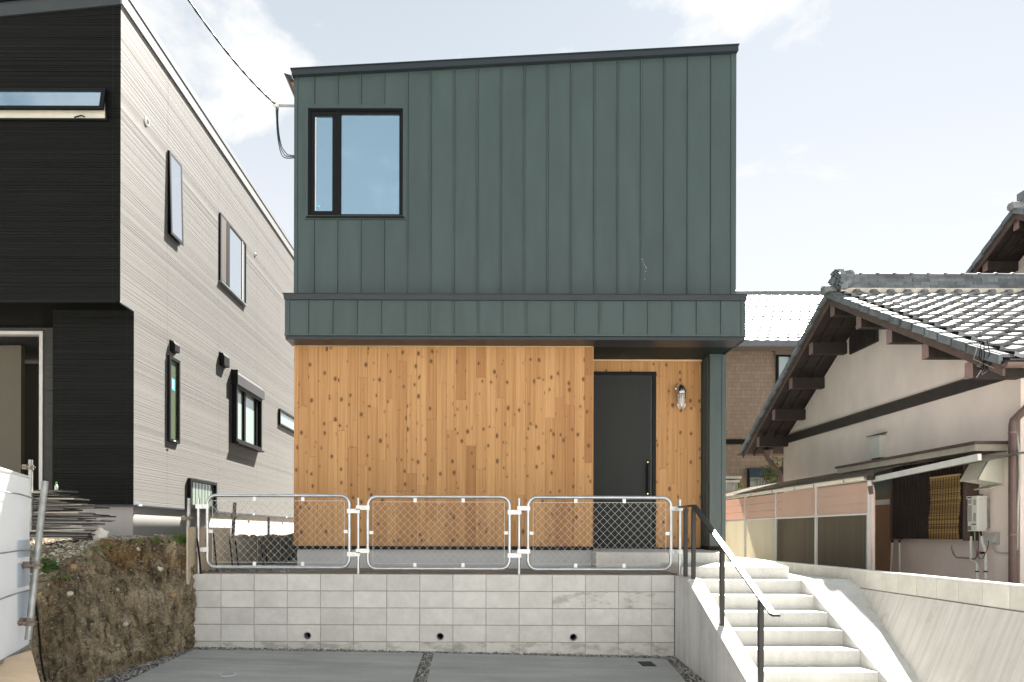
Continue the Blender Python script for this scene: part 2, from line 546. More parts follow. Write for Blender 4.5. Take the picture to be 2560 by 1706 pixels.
# ------------------------------------------------------------ ground, plots, driveway
SA, SB_, SCf = -1.8502, -0.017, 0.05
def zs(X, Y): return SA + SB_ * X + SCf * Y
def on_slab(x, y):
    a, b = ray(x, y)
    Y = SA / (b - SB_ * a - SCf)
    return Vector((a * Y, Y, b * Y))
mSTREET = M('pale_street', (0.46, 0.455, 0.44), 0.85, 0, 0.08, 0.6, fine=0.06, fs=30)
mBED = M('gravel_bed', (0.10, 0.10, 0.095), 0.95, 0, 0.3, 14, fine=0.25, fs=60, bmp=0.6, bs_=60, bd=0.01)
mYARD = M('yard_earth', (0.22, 0.19, 0.15), 0.95, 0, 0.25, 3, fine=0.2, fs=40, bmp=0.5, bs_=30, bd=0.02)
g = MB()
g.quad((-400, -400, -1.95), (400, -400, -1.95), (400, 400, -1.95), (-400, 400, -1.95))
struct(g.build('ground', mSTREET, fix=False))
g = MB()   # bed under the slabs and the gravel strips
q = [(-4.3, 3.0), (2.42, 3.0), (2.42, 8.3), (-4.3, 8.3)]
g.prism([(x, y, zs(x, y) - 0.035) for x, y in q], (0, 0, -0.3))
struct(g.build('gravel_bed', mBED))
# two cast slabs
def ext(p, q, Y):
    t = (Y - p.y) / (q.y - p.y)
    x = p.x + (q.x - p.x) * t
    return Vector((x, Y, zs(x, Y)))
L0, L1 = on_slab(484.8, 1624), on_slab(308.5, 1706)
M0, M1 = on_slab(1058.6, 1632.5), on_slab(1031, 1706)
N0, N1 = on_slab(1084.5, 1632.5), on_slab(1066.7, 1706)
R0, R1 = on_slab(1666.3, 1647), on_slab(1716.4, 1706)
YN = 3.1
slab_a = [L0, ext(L0, L1, YN), ext(M0, M1, YN), M0]
slab_b = [N0, ext(N0, N1, YN), ext(R0, R1, YN), R0]
for s_ in (slab_a, slab_b):
    g = MB()
    g.prism([(p.x, p.y, zs(p.x, p.y)) for p in s_], (0, 0, -0.12))
    struct(g.build('driveway', mSLAB, bevel=0.006))
def inside(poly, x, y, pad=0.0):
    c = False
    n = len(poly)
    for i in range(n):
        a, b = poly[i], poly[(i + 1) % n]
        if (a.y > y) != (b.y > y) and x < (b.x - a.x) * (y - a.y) / (b.y - a.y) + a.x:
            c = not c
    return c
# gravel strips
bm = bmesh.new()
bmesh.ops.create_icosphere(bm, subdivisions=1, radius=1)
ICO_V = [v.co.copy() for v in bm.verts]
ICO_F = [tuple(v.index for v in f.verts) for f in bm.faces]
bm.free()
def pebbles(mb, x, y, z, r, rg):
    sc = (r * rg.uniform(0.8, 1.35), r * rg.uniform(0.6, 1.0), r * rg.uniform(0.45, 0.8))
    rot = Matrix.Rotation(rg.uniform(0, 6.28), 3, 'Z') @ Matrix.Rotation(rg.uniform(-0.5, 0.5), 3, 'X')
    vs_ = []
    for v in ICO_V:
        w = v * rg.uniform(0.78, 1.15)
        vs_.append(Vector((x, y, z)) + rot @ Vector((w.x * sc[0], w.y * sc[1], w.z * sc[2])))
    mb.add(vs_, ICO_F)
g = MB()
rg = random.Random(3)
n = 0
while n < 6500:
    x, y = rg.uniform(-4.1, 2.35), 5.6 + 2.65 * rg.random() ** 0.6
    if inside(slab_a, x, y) or inside(slab_b, x, y): continue
    n += 1
    pebbles(g, x, y, zs(x, y) - 0.022 + rg.uniform(0, 0.014), rg.uniform(0.009, 0.021), rg)
mPEB = island_mat('gravel', [(0.07, 0.07, 0.068), (0.30, 0.29, 0.27), (0.13, 0.135, 0.135), (0.42, 0.40, 0.36), (0.20, 0.19, 0.17), (0.05, 0.052, 0.055)])
o = g.build('gravel', mPEB, fix=False, kind='stuff')
# yard behind the block wall, neighbour's ground on the right, building plot on the left
g = MB()
g.box(-3.5, 3.55, 8.42, 30, -1.9, -0.50)
struct(g.build('yard', mYARD))
g = MB()
g.box(4.45, 60, 4.6, 60, -1.9, -0.705)
struct(g.build('neighbour_yard', M('pale_paving', (0.50, 0.48, 0.44), 0.9, 0, 0.1, 2, fine=0.08, fs=40)))
g = MB()
g.box(-60, -3.56, 9.15, 60, -1.9, -0.09)
struct(g.build('building_plot', mYARD))
# loose gravel on the yard strip beside the house
g = MB()
for i in range(900):
    x, y = rg.uniform(-3.45, -2.4), rg.uniform(8.45, 13)
    pebbles(g, x, y, -0.495, rg.uniform(0.012, 0.026), rg)
g.build('gravel', mPEB, fix=False, kind='stuff')

# drain covers in the slab
cv = on_slab(1617, 1660)
t = thing('drain_cover', 'small square dark drain cover set in the right driveway slab', 'drain cover', cv)
zc = cv.z
def sl(x, y, d): return (x, y, zs(x, y) + d)
q = [on_slab(1594, 1655), on_slab(1627, 1655), on_slab(1641, 1666), on_slab(1607, 1666)]
g = MB(); g.prism([(p.x, p.y, zs(p.x, p.y) + 0.005) for p in q], (0, 0, -0.02)); g.build('frame', mBLACK, t)
ctr = sum(q, Vector()) / 4
g = MB()
for k in range(5):
    a = q[0].lerp(q[3], (k + 0.25) / 5.0); b = q[1].lerp(q[2], (k + 0.25) / 5.0)
    a2 = q[0].lerp(q[3], (k + 0.75) / 5.0); b2 = q[1].lerp(q[2], (k + 0.75) / 5.0)
    g.prism([(p.x, p.y, zs(p.x, p.y) + 0.008) for p in (a.lerp(b, .06), b.lerp(a, .06), b2.lerp(a2, .06), a2.lerp(b2, .06))], (0, 0, -0.004))
g.build('grate', M('iron_grate', (0.04, 0.042, 0.045), 0.6), t)
cv = on_slab(570, 1687)
t = thing('cleanout_cap', 'round pale drain cap flush in the left driveway slab', 'drain cap', cv)
g = MB()
g.prism([(cv.x + 0.085 * math.cos(a * math.pi / 12), cv.y + 0.085 * math.sin(a * math.pi / 12), zs(cv.x, cv.y) + 0.006) for a in range(24)], (0, 0, -0.02))
g.build('rim', M('pale_cap', (0.42, 0.44, 0.45), 0.6), t)
g = MB()
g.prism([(cv.x + 0.066 * math.cos(a * math.pi / 12), cv.y + 0.066 * math.sin(a * math.pi / 12), zs(cv.x, cv.y) + 0.009) for a in range(24)], (0, 0, -0.01))
lid = g.build('lid', M('cap_lid', (0.27, 0.28, 0.28), 0.6), t)
g = MB(); g.box(cv.x - 0.03, cv.x + 0.03, cv.y - 0.006, cv.y + 0.006, zs(cv.x, cv.y) + 0.0095, zs(cv.x, cv.y) + 0.013); g.build('grip', mGALVD, lid)

# ------------------------------------------------------------ soil bank
def soil_mat():
    m, nt, b = _nt('cut_soil')
    v = pos(nt); vv = pos(nt, (1, 1, 0.22))
    n1 = noise_n(nt, v, 1.7, 8, 0.65)
    c = ramp(nt, n1, [(0.30, (0.10, 0.078, 0.048)), (0.47, (0.25, 0.20, 0.13)), (0.62, (0.40, 0.335, 0.235)), (0.78, (0.56, 0.485, 0.37))])
    og = ramp(nt, noise_n(nt, v, 1.1, 4, 0.5, 0.6), [(0.55, 0), (0.68, 0.6)])
    c = mix(nt, og, c, (0.30, 0.165, 0.055))
    st = ramp(nt, noise_n(nt, vv, 14, 5, 0.65), [(0.36, 0.32), (0.56, 1.18)])
    c = mix(nt, 1.0, c, st, 'MULTIPLY')
    fi = noise_n(nt, v, 55, 4, 0.7)
    c = mix(nt, 1.0, c, ramp(nt, fi, [(0.32, 0.62), (0.62, 1.18)]), 'MULTIPLY')
    c = mix(nt, 1.0, c, ramp(nt, noise_n(nt, v, 140, 3, 0.7), [(0.32, 0.74), (0.66, 1.16)]), 'MULTIPLY')
    sp = ramp(nt, noise_n(nt, v, 38, 2, 0.4), [(0.66, 0), (0.70, 0.8)])
    c = mix(nt, sp, c, (0.42, 0.38, 0.30))
    nt.links.new(c, b.inputs['Base Color'])
    b.inputs['Roughness'].default_value = 0.95
    b.inputs['Specular IOR Level'].default_value = 0.15
    f2 = noise_n(nt, v, 150, 3, 0.7)
    bump(nt, b, mth(nt, 'ADD', fi, mth(nt, 'MULTIPLY', f2, 0.5)), 1.0, 0.02)
    return m
mSOIL = soil_mat()
SEC = [((-3.50, 8.29, -1.55), (-3.52, 8.33, -.10), (-3.56, 9.3, -.085)),
       ((-3.58, 7.85, -1.55), (-3.85, 8.16, -.07), (-4.1, 9.3, -.085)),
       ((-3.65, 7.2, -1.58), (-4.32, 7.80, -.09), (-5.2, 9.3, -.085)),
       ((-3.72, 6.5, -1.62), (-4.26, 7.05, -.33), (-6.2, 9.2, -.085)),
       ((-3.79, 5.8, -1.66), (-4.03, 6.14, -.60), (-6.6, 8.6, -.12)),
       ((-3.84, 5.0, -1.72), (-3.93, 5.3, -.93), (-7.2, 7.2, -.40)),
       ((-3.9, 4.0, -1.78), (-3.95, 4.1, -1.3), (-7.8, 5.5, -.9)),
       ((-3.9, 2.5, -1.9), (-3.95, 2.6, -1.7), (-8, 3, -1.6))]
def lerp_sec(s):
    i = min(int(s), len(SEC) - 2)
    t = s - i
    return [Vector(a).lerp(Vector(b), t) for a, b in zip(SEC[i], SEC[i + 1])]
g = MB()
NS, NF, NT_ = 360, 150, 64
rows = []
for i in range(NS + 1):
    s = (len(SEC) - 1) * (i / NS) ** 1.25
    f, c, t_ = lerp_sec(s)
    line = []
    nrm = Vector((c.y - f.y + 0.001, 0, 0))
    out = Vector((0.8, -0.5, 0.25)).normalized()
    for j in range(NF + NT_ + 1):
        if j <= NF:
            t = j / NF
            p = f.lerp(c, t)
            bulge = 0.10 * math.sin(math.pi * t)
            w = min(1, 6 * t + 0.2) * (1.0 if t < .93 else 0.8)
        else:
            t = (j - NF) / NT_
            p = c.lerp(t_, t)
            bulge = 0
            w = 0.5 * (1 - t) ** 0.5 if t < 1 else 0
        q = Vector((p.x * 1.0, p.y * 1.0, p.z * 0.8))
        big = noise.fractal(q * 1.5, 1.0, 2.0, 4)
        mid = noise.fractal(q * 5.0 + Vector((3, 7, 1)), 0.9, 2.1, 4)
        str_ = noise.fractal(Vector((p.x * 9, p.y * 9, p.z * 2.0)), 1.0, 2.0, 3)
        clod = abs(noise.noise(q * 13)) + 0.5 * abs(noise.noise(q * 27))
        rid = 1.0 - 2.0 * abs(noise.noise(Vector((p.x * 2.6, p.y * 2.6, p.z * 1.6)) + Vector((5, 1, 9))))
        d = w * (0.10 * big + 0.06 * mid + 0.055 * rid + (0.075 * str_ if j <= NF else 0.0)) + w * 0.045 * clod + w * 0.012 * noise.noise(q * 41) + bulge * .7 - .04 * w
        edge = min(1.0, i / 5.0)
        if j > NF: out2 = out.lerp(Vector((0, 0, 1)), min(1, (j - NF) / 6.0))
        else: out2 = out
        line.append(p + out2 * (d * (0.35 + 0.65 * edge)))
    rows.append(line)
nr = NF + NT_ + 1
for l in rows: g.v += [tuple(p) for p in l]
for i in range(NS):
    for j in range(nr - 1):
        a = i * nr + j
        g.f.append((a, a + 1, a + nr + 1, a + nr))
bank = struct(g.build('soil_bank', mSOIL, smooth=True, fix=False))
BANK = rows
def bank_at(x, y, rlist=None):      # bank vertex that lies closest to a photo pixel
    best = None
    a0, b0 = ray(x, y)
    for l in BANK:
        for p in l:
            if p.y < 3: continue
            e = (p.x / p.y - a0) ** 2 + (p.z / p.y - b0) ** 2
            if best is None or e < best[0] - 1e-9: best = (e, p)
    return best[1]
# stones sticking out of the cut face
def stone_mesh(name, r, seed, mat):
    rg_ = random.Random(seed)
    bm = bmesh.new()
    bmesh.ops.create_icosphere(bm, subdivisions=2, radius=1)
    off = Vector((rg_.uniform(0, 50), rg_.uniform(0, 50), 0))
    for v in bm.verts:
        k = 1 + 0.55 * noise.noise(v.co * 1.1 + off) + 0.25 * noise.noise(v.co * 3 + off)
        v.co = Vector((v.co.x * k * r, v.co.y * k * r * 0.8, v.co.z * k * r * 0.75))
    me = bpy.data.meshes.new(name)
    bm.to_mesh(me); bm.free()
    me.materials.append(mat)
    return me
mSTONE = M('pale_stone', (0.50, 0.47, 0.41), 0.85, 0, 0.2, 18, fine=0.12)
for px, py, r, lab in ((176, 1484, .034, 'pale flat stone in the soil bank, left of the white one'), (292, 1475, .030, 'white angular stone jutting from the middle of the soil cut'),
                       (399, 1422, .034, 'grey rounded stone high in the soil bank near the block wall'), (436, 1487, .045, 'ochre lump of rock in the soil beside the block wall'),
                       (346, 1373, .024, 'small round stone under the grassy crest of the soil bank'), (312, 1560, .03, 'thin upright pale stone low in the soil cut'),
                       (193, 1446, .018, 'little white pebble stone under the green weed clump'), (184, 1420, .04, 'squarish brown stone on the crest of the soil bank')):
    p = bank_at(px, py)
    me = stone_mesh('rock', r, px, mSTONE if px not in (436, 184) else M('ochre_rock', (0.30, 0.20, 0.11), 0.9, 0, 0.25, 14, fine=0.15))
    o = bpy.data.objects.new('rock', me); COL.objects.link(o); o.location = p + Vector((0.008, -0.006, 0)); o.rotation_euler = (rng.random(), rng.random(), rng.random() * 6)
    tag(o, lab, 'rock', 'stones in the soil bank')
# crumbs of earth and small stones lying on the slope
g = MB()
rg = random.Random(11)
for i in range(7500):
    a = int(NS * rg.random() ** 0.8); b = rg.randrange(2, nr - 8) if rg.random() < .8 else rg.randrange(1, 14)
    p = BANK[a][b]
    pebbles(g, p.x, p.y, p.z, (0.004 + 0.016 * rg.random() ** 3) * (1.0 if rg.random() < .97 else 1.9), rg)
mCRUMB = island_mat('earth_crumbs', [(0.20, 0.16, 0.10), (0.25, 0.20, 0.13), (0.26, 0.20, 0.13), (0.38, 0.32, 0.23), (0.22, 0.17, 0.11), (0.30, 0.24, 0.165)], 0.95)
g.build('earth_crumbs', mCRUMB, fix=False, kind='stuff')
# pale gravel scattered on the plot in front of the black house
g = MB()
for i in range(2600):
    a = int(NS * rg.uniform(.02, .75)); b = rg.randrange(NF + 5, nr - 1)
    p = BANK[a][b]
    pebbles(g, p.x + rg.uniform(-.03, .03), p.y + rg.uniform(-.03, .03), p.z + 0.006, rg.uniform(0.008, 0.022), rg)
g.build('gravel', island_mat('pale_gravel', [(0.45, 0.43, 0.38), (0.25, 0.22, 0.17), (0.55, 0.53, 0.48), (0.32, 0.28, 0.21)]), fix=False, kind='stuff')
# weeds
mLEAFG = leaf_mat('weed_leaf', [(0.035, 0.16, 0.015), (0.06, 0.24, 0.02), (0.10, 0.30, 0.03), (0.04, 0.19, 0.02)])
mGRASS = leaf_mat('grass_blade', [(0.07, 0.16, 0.025), (0.14, 0.24, 0.05), (0.20, 0.24, 0.08), (0.05, 0.13, 0.02)])
def leaf(mb, p, d, w, l, up):
    d = d.normalized(); s = d.cross(up)
    if s.length < 1e-4: s = Vector((1, 0, 0))
    s.normalize()
    mb.add([p, p + d * l * .45 + s * w, p + d * l, p + d * l * .45 - s * w], [(0, 1, 2, 3)])
def weed(cx, rx, rz, n, lab, seed, lw=0.016):
    rg = random.Random(seed)
    t = thing('weed', lab, 'weed', cx)
    st, lf = MB(), MB()
    for k in range(n):
        a = rg.uniform(0, 6.283); rr = rx * math.sqrt(rg.random()); h = rz * rg.uniform(0.35, 1.0) * (1 - 0.5 * (rr / rx) ** 2)
        tip = cx + Vector((rr * math.cos(a), rr * math.sin(a) * .8, h))
        base = cx + Vector((rr * .3 * math.cos(a), rr * .3 * math.sin(a), -0.02))
        if k % 3 == 0: st.tube([base, base.lerp(tip, .6) + Vector((0, 0, .02)), tip], 0.0025, 4, False)
        for q in range(3):
            an = a + q * 2.1 + rg.uniform(-.4, .4)
            leaf(lf, tip, Vector((math.cos(an), math.sin(an), rg.uniform(-.1, .5))), lw * rg.uniform(.7, 1.2), lw * 2.6, Vector((0, 0, 1)))
    st.build('stem', mGRASS, t, fix=False)
    lf.build('foliage', mLEAFG, t, fix=False)
p = bank_at(116, 1432)
weed(p, 0.115, 0.17, 130, 'bright green leafy weed clump on the slope beside the leaning pipe', 5)
def grass(p, n, spread, h, lab, seed):
    rg = random.Random(seed)
    g = MB()
    for k in range(n):
        b = p + Vector((rg.gauss(0, spread), rg.gauss(0, spread * .6), -0.02))
        a = rg.uniform(0, 6.28); l = h * rg.uniform(.4, 1.1)
        d = Vector((math.cos(a) * .5, math.sin(a) * .5, 1)).normalized()
        s = Vector((-math.sin(a), math.cos(a), 0)) * 0.004
        m_ = b + d * l * .55; e = b + d * l + Vector((math.cos(a), math.sin(a), -.5)) * l * .25
        g.add([b - s, b + s, m_ + s * .8, e, m_ - s * .8], [(0, 1, 2, 4), (4, 2, 3)])
    tag(g.build('grass_tuft', mGRASS, fix=False), lab, 'grass', 'grass tufts on the soil bank')
grass(bank_at(452, 1354), 260, .055, .17, 'thick green grass tuft on the bank against the block wall end', 1)
grass(bank_at(380, 1356), 60, .06, .13, 'sparse tall grass at the crest of the bank, left of the thick tuft', 2)
grass(bank_at(230, 1372), 70, .07, .05, 'low grass patch on the bank in front of the stacked boards', 3)
grass(bank_at(150, 1440), 60, .07, .05, 'short grass around the foot of the leafy weed', 4)
grass(bank_at(345, 1356), 40, .04, .09, 'thin grass in front of the grey foundation corner', 6)

# fine roots hanging out of the cut
g = MB()
rg = random.Random(19)
for k in range(46):
    a = rg.randrange(10, int(NS * .62)); b = rg.randrange(NF - 26, NF - 2)
    p = BANK[a][b] + Vector((.015, -.012, 0))
    pts_ = [p]
    for q in range(4):
        p = p + Vector((rg.uniform(-.02, .03), rg.uniform(-.025, .015), -rg.uniform(.015, .06)))
        pts_.append(p)
    g.tube(pts_, [.0035, .003, .0025, .002, .001], 4, False)
g.build('roots', M('root_brown', (.16, .11, .06), .9), fix=False, kind='stuff')
for k_, (x_, y_) in enumerate(((300, 1366), (262, 1362), (425, 1353), (205, 1400))):
    grass(bank_at(x_, y_), 34, .05, (.07, .05, .11, .06)[k_], ('short grass on the crest of the bank above the flat pale stone', 'few grass blades at the foot of the foam lump', 'wispy grass left of the thick tuft by the wall end', 'scant grass on the slope above the weed clump')[k_], 30 + k_)
# ------------------------------------------------------------ dark green house
YF, YW, YU, YD, YP, YC = 9.185, 9.50, 9.53, 10.28, 9.18, 9.95   # bay face, cedar wall, upper wall, door wall, porch edge, wing wall
XL, XR = -2.605, 3.56
YBK = 17.6
H = thing('green_house', 'two storey house in dark green standing seam metal over cedar boards', 'house', (0.4, 10.5, -0.5))
SOF = P(1280, 846.6, YF).z
ZB = P(1000, 1365.5, YW).z      # foot of the cedar
ZG = ZB - 0.05
# core walls, with the porch recess left out
g = MB()
def topz(X, d=0.0):   # underside line of the sloped roof cap
    a, b = P(729.8, 188.5, YU - .06), P(1846, 128.0, YU - .06)
    return a.z + (b.z - a.z) * (X - a.x) / (b.x - a.x) + d
y0 = YU + 0.09
g.hexa([(XL + .02, y0, SOF), (XR - .02, y0, SOF), (XR - .02, YBK, SOF), (XL + .02, YBK, SOF),
        (XL + .02, y0, topz(XL)), (XR - .02, y0, topz(XR)), (XR - .02, YBK, topz(XR)), (XL + .02, YBK, topz(XL))])
g.box(XL + .02, 1.535, YW + .024, YBK, ZB + .001, SOF - .001)
g.box(1.536, XR - .02, YD + .022, YBK, -0.6, SOF - .001)
g.build('wall', mGREEN, H)
g = MB(); g.box(XL + .055, 1.56, YW + 0.03, YBK - .05, -0.7, ZG); g.build('foundation', mFOUND, H, bevel=.004)
g = MB(); g.box(XL + .01, 1.575, YW - .012, YW + .024, ZG, ZB - .002); g.build('base_flashing', mBLACK, H)

# upper storey cladding
TX0, TX1, TY0, TY1 = 761.6, 1016.6, 263.6, 549.8       # window surround, photo px
tx0, tx1 = P(TX0, 400, YU).x, P(TX1, 400, YU).x
tz1, tz0 = P(890, TY0, YU).z, P(890, TY1, YU).z
zb0 = P(1280, 741, YU).z - .05
ribs = [784.8 + 58.42 * k for k in range(18)]
edges = [744.0] + ribs + [1826.5]
ex = [P(e, 450, YU).x for e in edges]
def clad(x0, x1, za, zb_l, zb_r, y, th, mb):
    mb.hexa([(x0, y, za), (x1, y, za), (x1, y + th, za), (x0, y + th, za), (x0, y, zb_l), (x1, y, zb_r), (x1, y + th, zb_r), (x0, y + th, zb_l)])
for k in range(len(ex) - 1):
    a, b = ex[k] + .0128, ex[k + 1] - .0128
    if k == 0: a = ex[k] + .0005
    if k == len(ex) - 2: b = ex[k + 1] - .0005
    segs = [(a, b)]
    for c in (tx0, tx1):
        segs = [s2 for s in segs for s2 in ([(s[0], c), (c, s[1])] if s[0] < c < s[1] else [s])]
    for s in segs:
        mid = (s[0] + s[1]) / 2
        if tx0 < mid < tx1:
            g = MB(); clad(s[0], s[1], zb0, tz0, tz0, YU, .03, g); g.build('cladding_panel', mGREEN, H)
            g = MB(); clad(s[0], s[1], tz1, topz(s[0]), topz(s[1]), YU, .03, g); g.build('cladding_panel', mGREEN, H)
        else:
            g = MB(); clad(s[0], s[1], zb0, topz(s[0]), topz(s[1]), YU, .03, g); g.build('cladding_panel', mGREEN, H)
for x in ex[1:-1]:
    def rib(za, zb):
        g = MB()
        g.hexa([(x - .010, YU - .016, za), (x + .007, YU - .016, za), (x + .010, YU - .001, za), (x - .010, YU - .001, za),
                (x - .010, YU - .016, zb), (x + .007, YU - .016, zb), (x + .010, YU - .001, zb), (x - .010, YU - .001, zb)])
        g.build('seam', mGREEN, H)
    if tx0 < x < tx1:
        rib(zb0, tz0 - .002); rib(tz1 + .002, topz(x) - .004)
    else:
        rib(zb0, topz(x) - .004)
for x0, x1 in ((XL, ex[0] - .001), (ex[-1] + .001, XR)):
    g = MB(); clad(x0, x1, zb0, topz(x0), topz(x1), YU - .012, .3, g); g.build('corner_trim', mGREEN, H)
# sloped roof cap
xa, xb = P(725, 180, YU - .09).x, P(1848.6, 120, YU - .09).x
g = MB()
for (d0, d1, yy, o0, o1) in ((0.0, .078, YU - .07, 0.006, 0.0), (.078, .088, YU - .085, -.012, .01)):
    l, r = xa + o0 + .01, xb - .005 + o1
    g.hexa([(l, yy, topz(l, d0)), (r, yy, topz(r, d0)), (r, YBK + .06, topz(r, d0)), (l, YBK + .06, topz(l, d0)),
            (l, yy, topz(l, d1)), (r, yy, topz(r, d1)), (r, YBK + .06, topz(r, d1)), (l, YBK + .06, topz(l, d1))])
g.build('roof', mCAP, H)
# eave gutter on the low left side
pg = [(709.0, 182.5), (728.5, 188.5), (731, 199), (719, 199)]
g = MB(); g.prism([P(x, y, YU - .05) for x, y in pg], (0, YBK - YU, 0)); g.build('gutter', mCAP, H)
g = MB()
e0 = P(722, 200, YU); e1 = P(734, 236, YU)
g.prism([(XL - .09, YU, e0.z), (XL - .002, YU, e0.z), (XL - .002, YU, e0.z - .10)], (0, YBK - YU - .1, 0))
g.build('eave_board', M('brown_eave', (.16, .11, .07), .7), H)

# window of the upper storey
W = MB()
def ring(mb, x0, x1, z0, z1, w, y, d):
    mb.box(x0, x1, y, y + d, z1 - w, z1); mb.box(x0, x1, y, y + d, z0, z0 + w)
    mb.box(x0, x0 + w, y, y + d, z0 + w, z1 - w); mb.box(x1 - w, x1, y, y + d, z0 + w, z1 - w)
    return mb
surround = ring(MB(), tx0, tx1, tz0, tz1, .05, YU - .022, .055).build('window_surround', mGREEN, H)
def wr(x0, y0_, x1, y1_, Y): # photo rect -> world x0,x1,z0,z1
    a, b = P(x0, y1_, Y), P(x1, y0_, Y)
    return a.x, b.x, a.z, b.z
X0, X1, Z0, Z1 = wr(770, 271.3, 1008.5, 542.3, YU)
win = ring(MB(), X0, X1, Z0, Z1, .035, YU - .002, .07).build('window', mBLACK, H)
xm0, xm1 = P(843, 400, YU).x, P(851, 400, YU).x
g = MB(); g.box(xm0, xm1, YU + .004, YU + .06, Z0 + .035, Z1 - .035); g.build('mullion', mBLACK, win)
ax0, ax1, az0, az1 = X0 + .035, xm0, Z0 + .035, Z1 - .035
gx0, gx1, gz0, gz1 = wr(785.5, 289.7, 830.5, 526.9, YU)
g = MB()
g.box(ax0 + .002, gx0, YU + .012, YU + .055, az0 + .002, az1 - .002); g.box(gx1, ax1 - .002, YU + .012, YU + .055, az0 + .002, az1 - .002)
g.box(gx0, gx1, YU + .012, YU + .055, gz1, az1 - .002); g.box(gx0, gx1, YU + .012, YU + .055, az0 + .002, gz0)
g.build('casement_sash', mBLACK, win)
g = MB(); g.box(gx0 - .002, gx1 + .002, YU + .03, YU + .036, gz0 - .002, gz1 + .002); g.build('pane', mGLASS, win)
g = MB(); g.box(gx0 + .004, gx0 + .02, YU + .026, YU + .029, gz0, gz1 - .004); g.build('spacer', M('pale_spacer', (0.55, 0.6, 0.62), .5), win)
g = MB(); g.box(gx0 + .03, gx0 + .075, YU + .027, YU + .0295, gz0 + .06, gz0 + .09); g.build('sticker', M('blue_sticker', (0.15, 0.45, 0.65), .5), win)
gx0, gx1, gz0, gz1 = wr(852, 285, 998, 534.6, YU)
g = MB()
g.box(xm1 + .001, gx0, YU + .014, YU + .05, az0, az1); g.box(gx1, X1 - .036, YU + .014, YU + .05, az0, az1)
g.box(gx0, gx1, YU + .014, YU + .05, gz1, az1); g.box(gx0, gx1, YU + .014, YU + .05, az0, gz0)
g.build('fixed_sash', mBLACK, win)
g = MB(); g.box(gx0 - .002, gx1 + .002, YU + .03, YU + .036, gz0 - .002, gz1 + .002); g.build('pane', mGLASS, win)
g = MB(); g.box(X0 - .02, X1 + .02, YU - .035, YU + .02, Z0 - .028, Z0 - .004); g.build('sill', mBLACK, win)

# projecting bay band
bx0, bx1 = P(712.6, 800, YF).x, P(1863.2, 800, YF).x
bz1 = P(1280, 752, YF).z; bz0 = P(1280, 836, YF).z
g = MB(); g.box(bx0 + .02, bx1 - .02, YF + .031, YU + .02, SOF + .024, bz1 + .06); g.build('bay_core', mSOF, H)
bed = [724.0] + [770 + 60.77 * k for k in range(18)] + [1852.0]
bxs = [P(e, 800, YF).x for e in bed]
for k in range(len(bxs) - 1):
    g = MB(); g.box(bxs[k] + (.012 if k else .0005), bxs[k + 1] - (.012 if k < len(bxs) - 2 else .0005), YF, YF + .03, bz0, bz1); g.build('bay_panel', mGREEN, H)
for x in bxs[1:-1]:
    g = MB(); g.box(x - .009, x + .008, YF - .015, YF - .001, bz0 + .002, bz1 - .002); g.build('seam', mGREEN, H)
for x0, x1 in ((bx0, bxs[0] - .001), (bxs[-1] + .001, bx1)):
    g = MB(); g.box(x0, x1, YF - .010, YU, bz0, bz1); g.build('corner_trim', mGREEN, H)
g = MB(); g.box(bx0 - .003, bx1 + .003, YF - .016, YU, SOF + .030, bz0 - .001); g.build('bay_sill', mGREEN, H)
g = MB(); g.box(bx0 + .006, bx1 - .006, YF - .004, YU, SOF - .02, SOF + .022); g.build('drip_edge', mCAP, H)
cx0, cx1 = P(705.5, 743, YF - .04).x, P(1872, 743, YF - .04).x
cz1 = P(1280, 736.6, YF).z
g = MB(); g.hexa([(cx0 + .02, YF - .028, bz1 + .001), (cx1 - .02, YF - .028, bz1 + .001), (cx1 - .02, YU - .02, bz1 + .001), (cx0 + .02, YU - .02, bz1 + .001),
                  (cx0 + .012, YF - .034, cz1 - .008), (cx1 - .012, YF - .034, cz1 - .008), (cx1 - .012, YU - .02, cz1 + .02), (cx0 + .012, YU - .02, cz1 + .02)])
g.box(cx0, cx1, YF - .046, YF - .02, cz1 - .010, cz1)
g.build('bay_cap', mCAP, H)
for k in range(17):
    x = P(745 + 67.6 * k, 738, YF).x
    g = MB(); g.prism([(x, YF + .0, cz1 - .004), (x, YF + .03, cz1 + .026), (x, YU - .02, cz1 + .045), (x, YU - .02, cz1)], (.012, 0, 0)); g.build('roof_seam', mCAP, H)
g = MB(); g.box(P(1815, 737, YF).x, P(1838, 737, YF).x, YF + .02, YF + .05, cz1, cz1 + .012); g.build('flashing_clip', mWHITE, H)
# soffit
sx = [bx0 + .004, 1.55, P(1552, 850, YF).x + .2, P(1735, 850, YF).x + .25, bx1 - .004]
for k in range(4):
    yb = YU if k == 0 else YD
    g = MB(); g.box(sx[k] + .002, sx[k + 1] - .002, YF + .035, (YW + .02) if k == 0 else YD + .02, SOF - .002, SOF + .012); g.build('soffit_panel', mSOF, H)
g = MB(); g.box(XL + .01, 1.553, YW - .012, YW - .001, SOF - .028, SOF - .004); g.build('top_bead', mTRIM, H)
g = MB(); g.box(1.556, 3.33, YD - .012, YD - .001, SOF - .028, SOF - .004); g.build('top_bead', mTRIM, H)
g = MB(); g.box(bx1 - .03, bx1 - .006, YF + .02, YC + .6, SOF - .02, SOF + .02); g.build('drip_edge', mCAP, H)

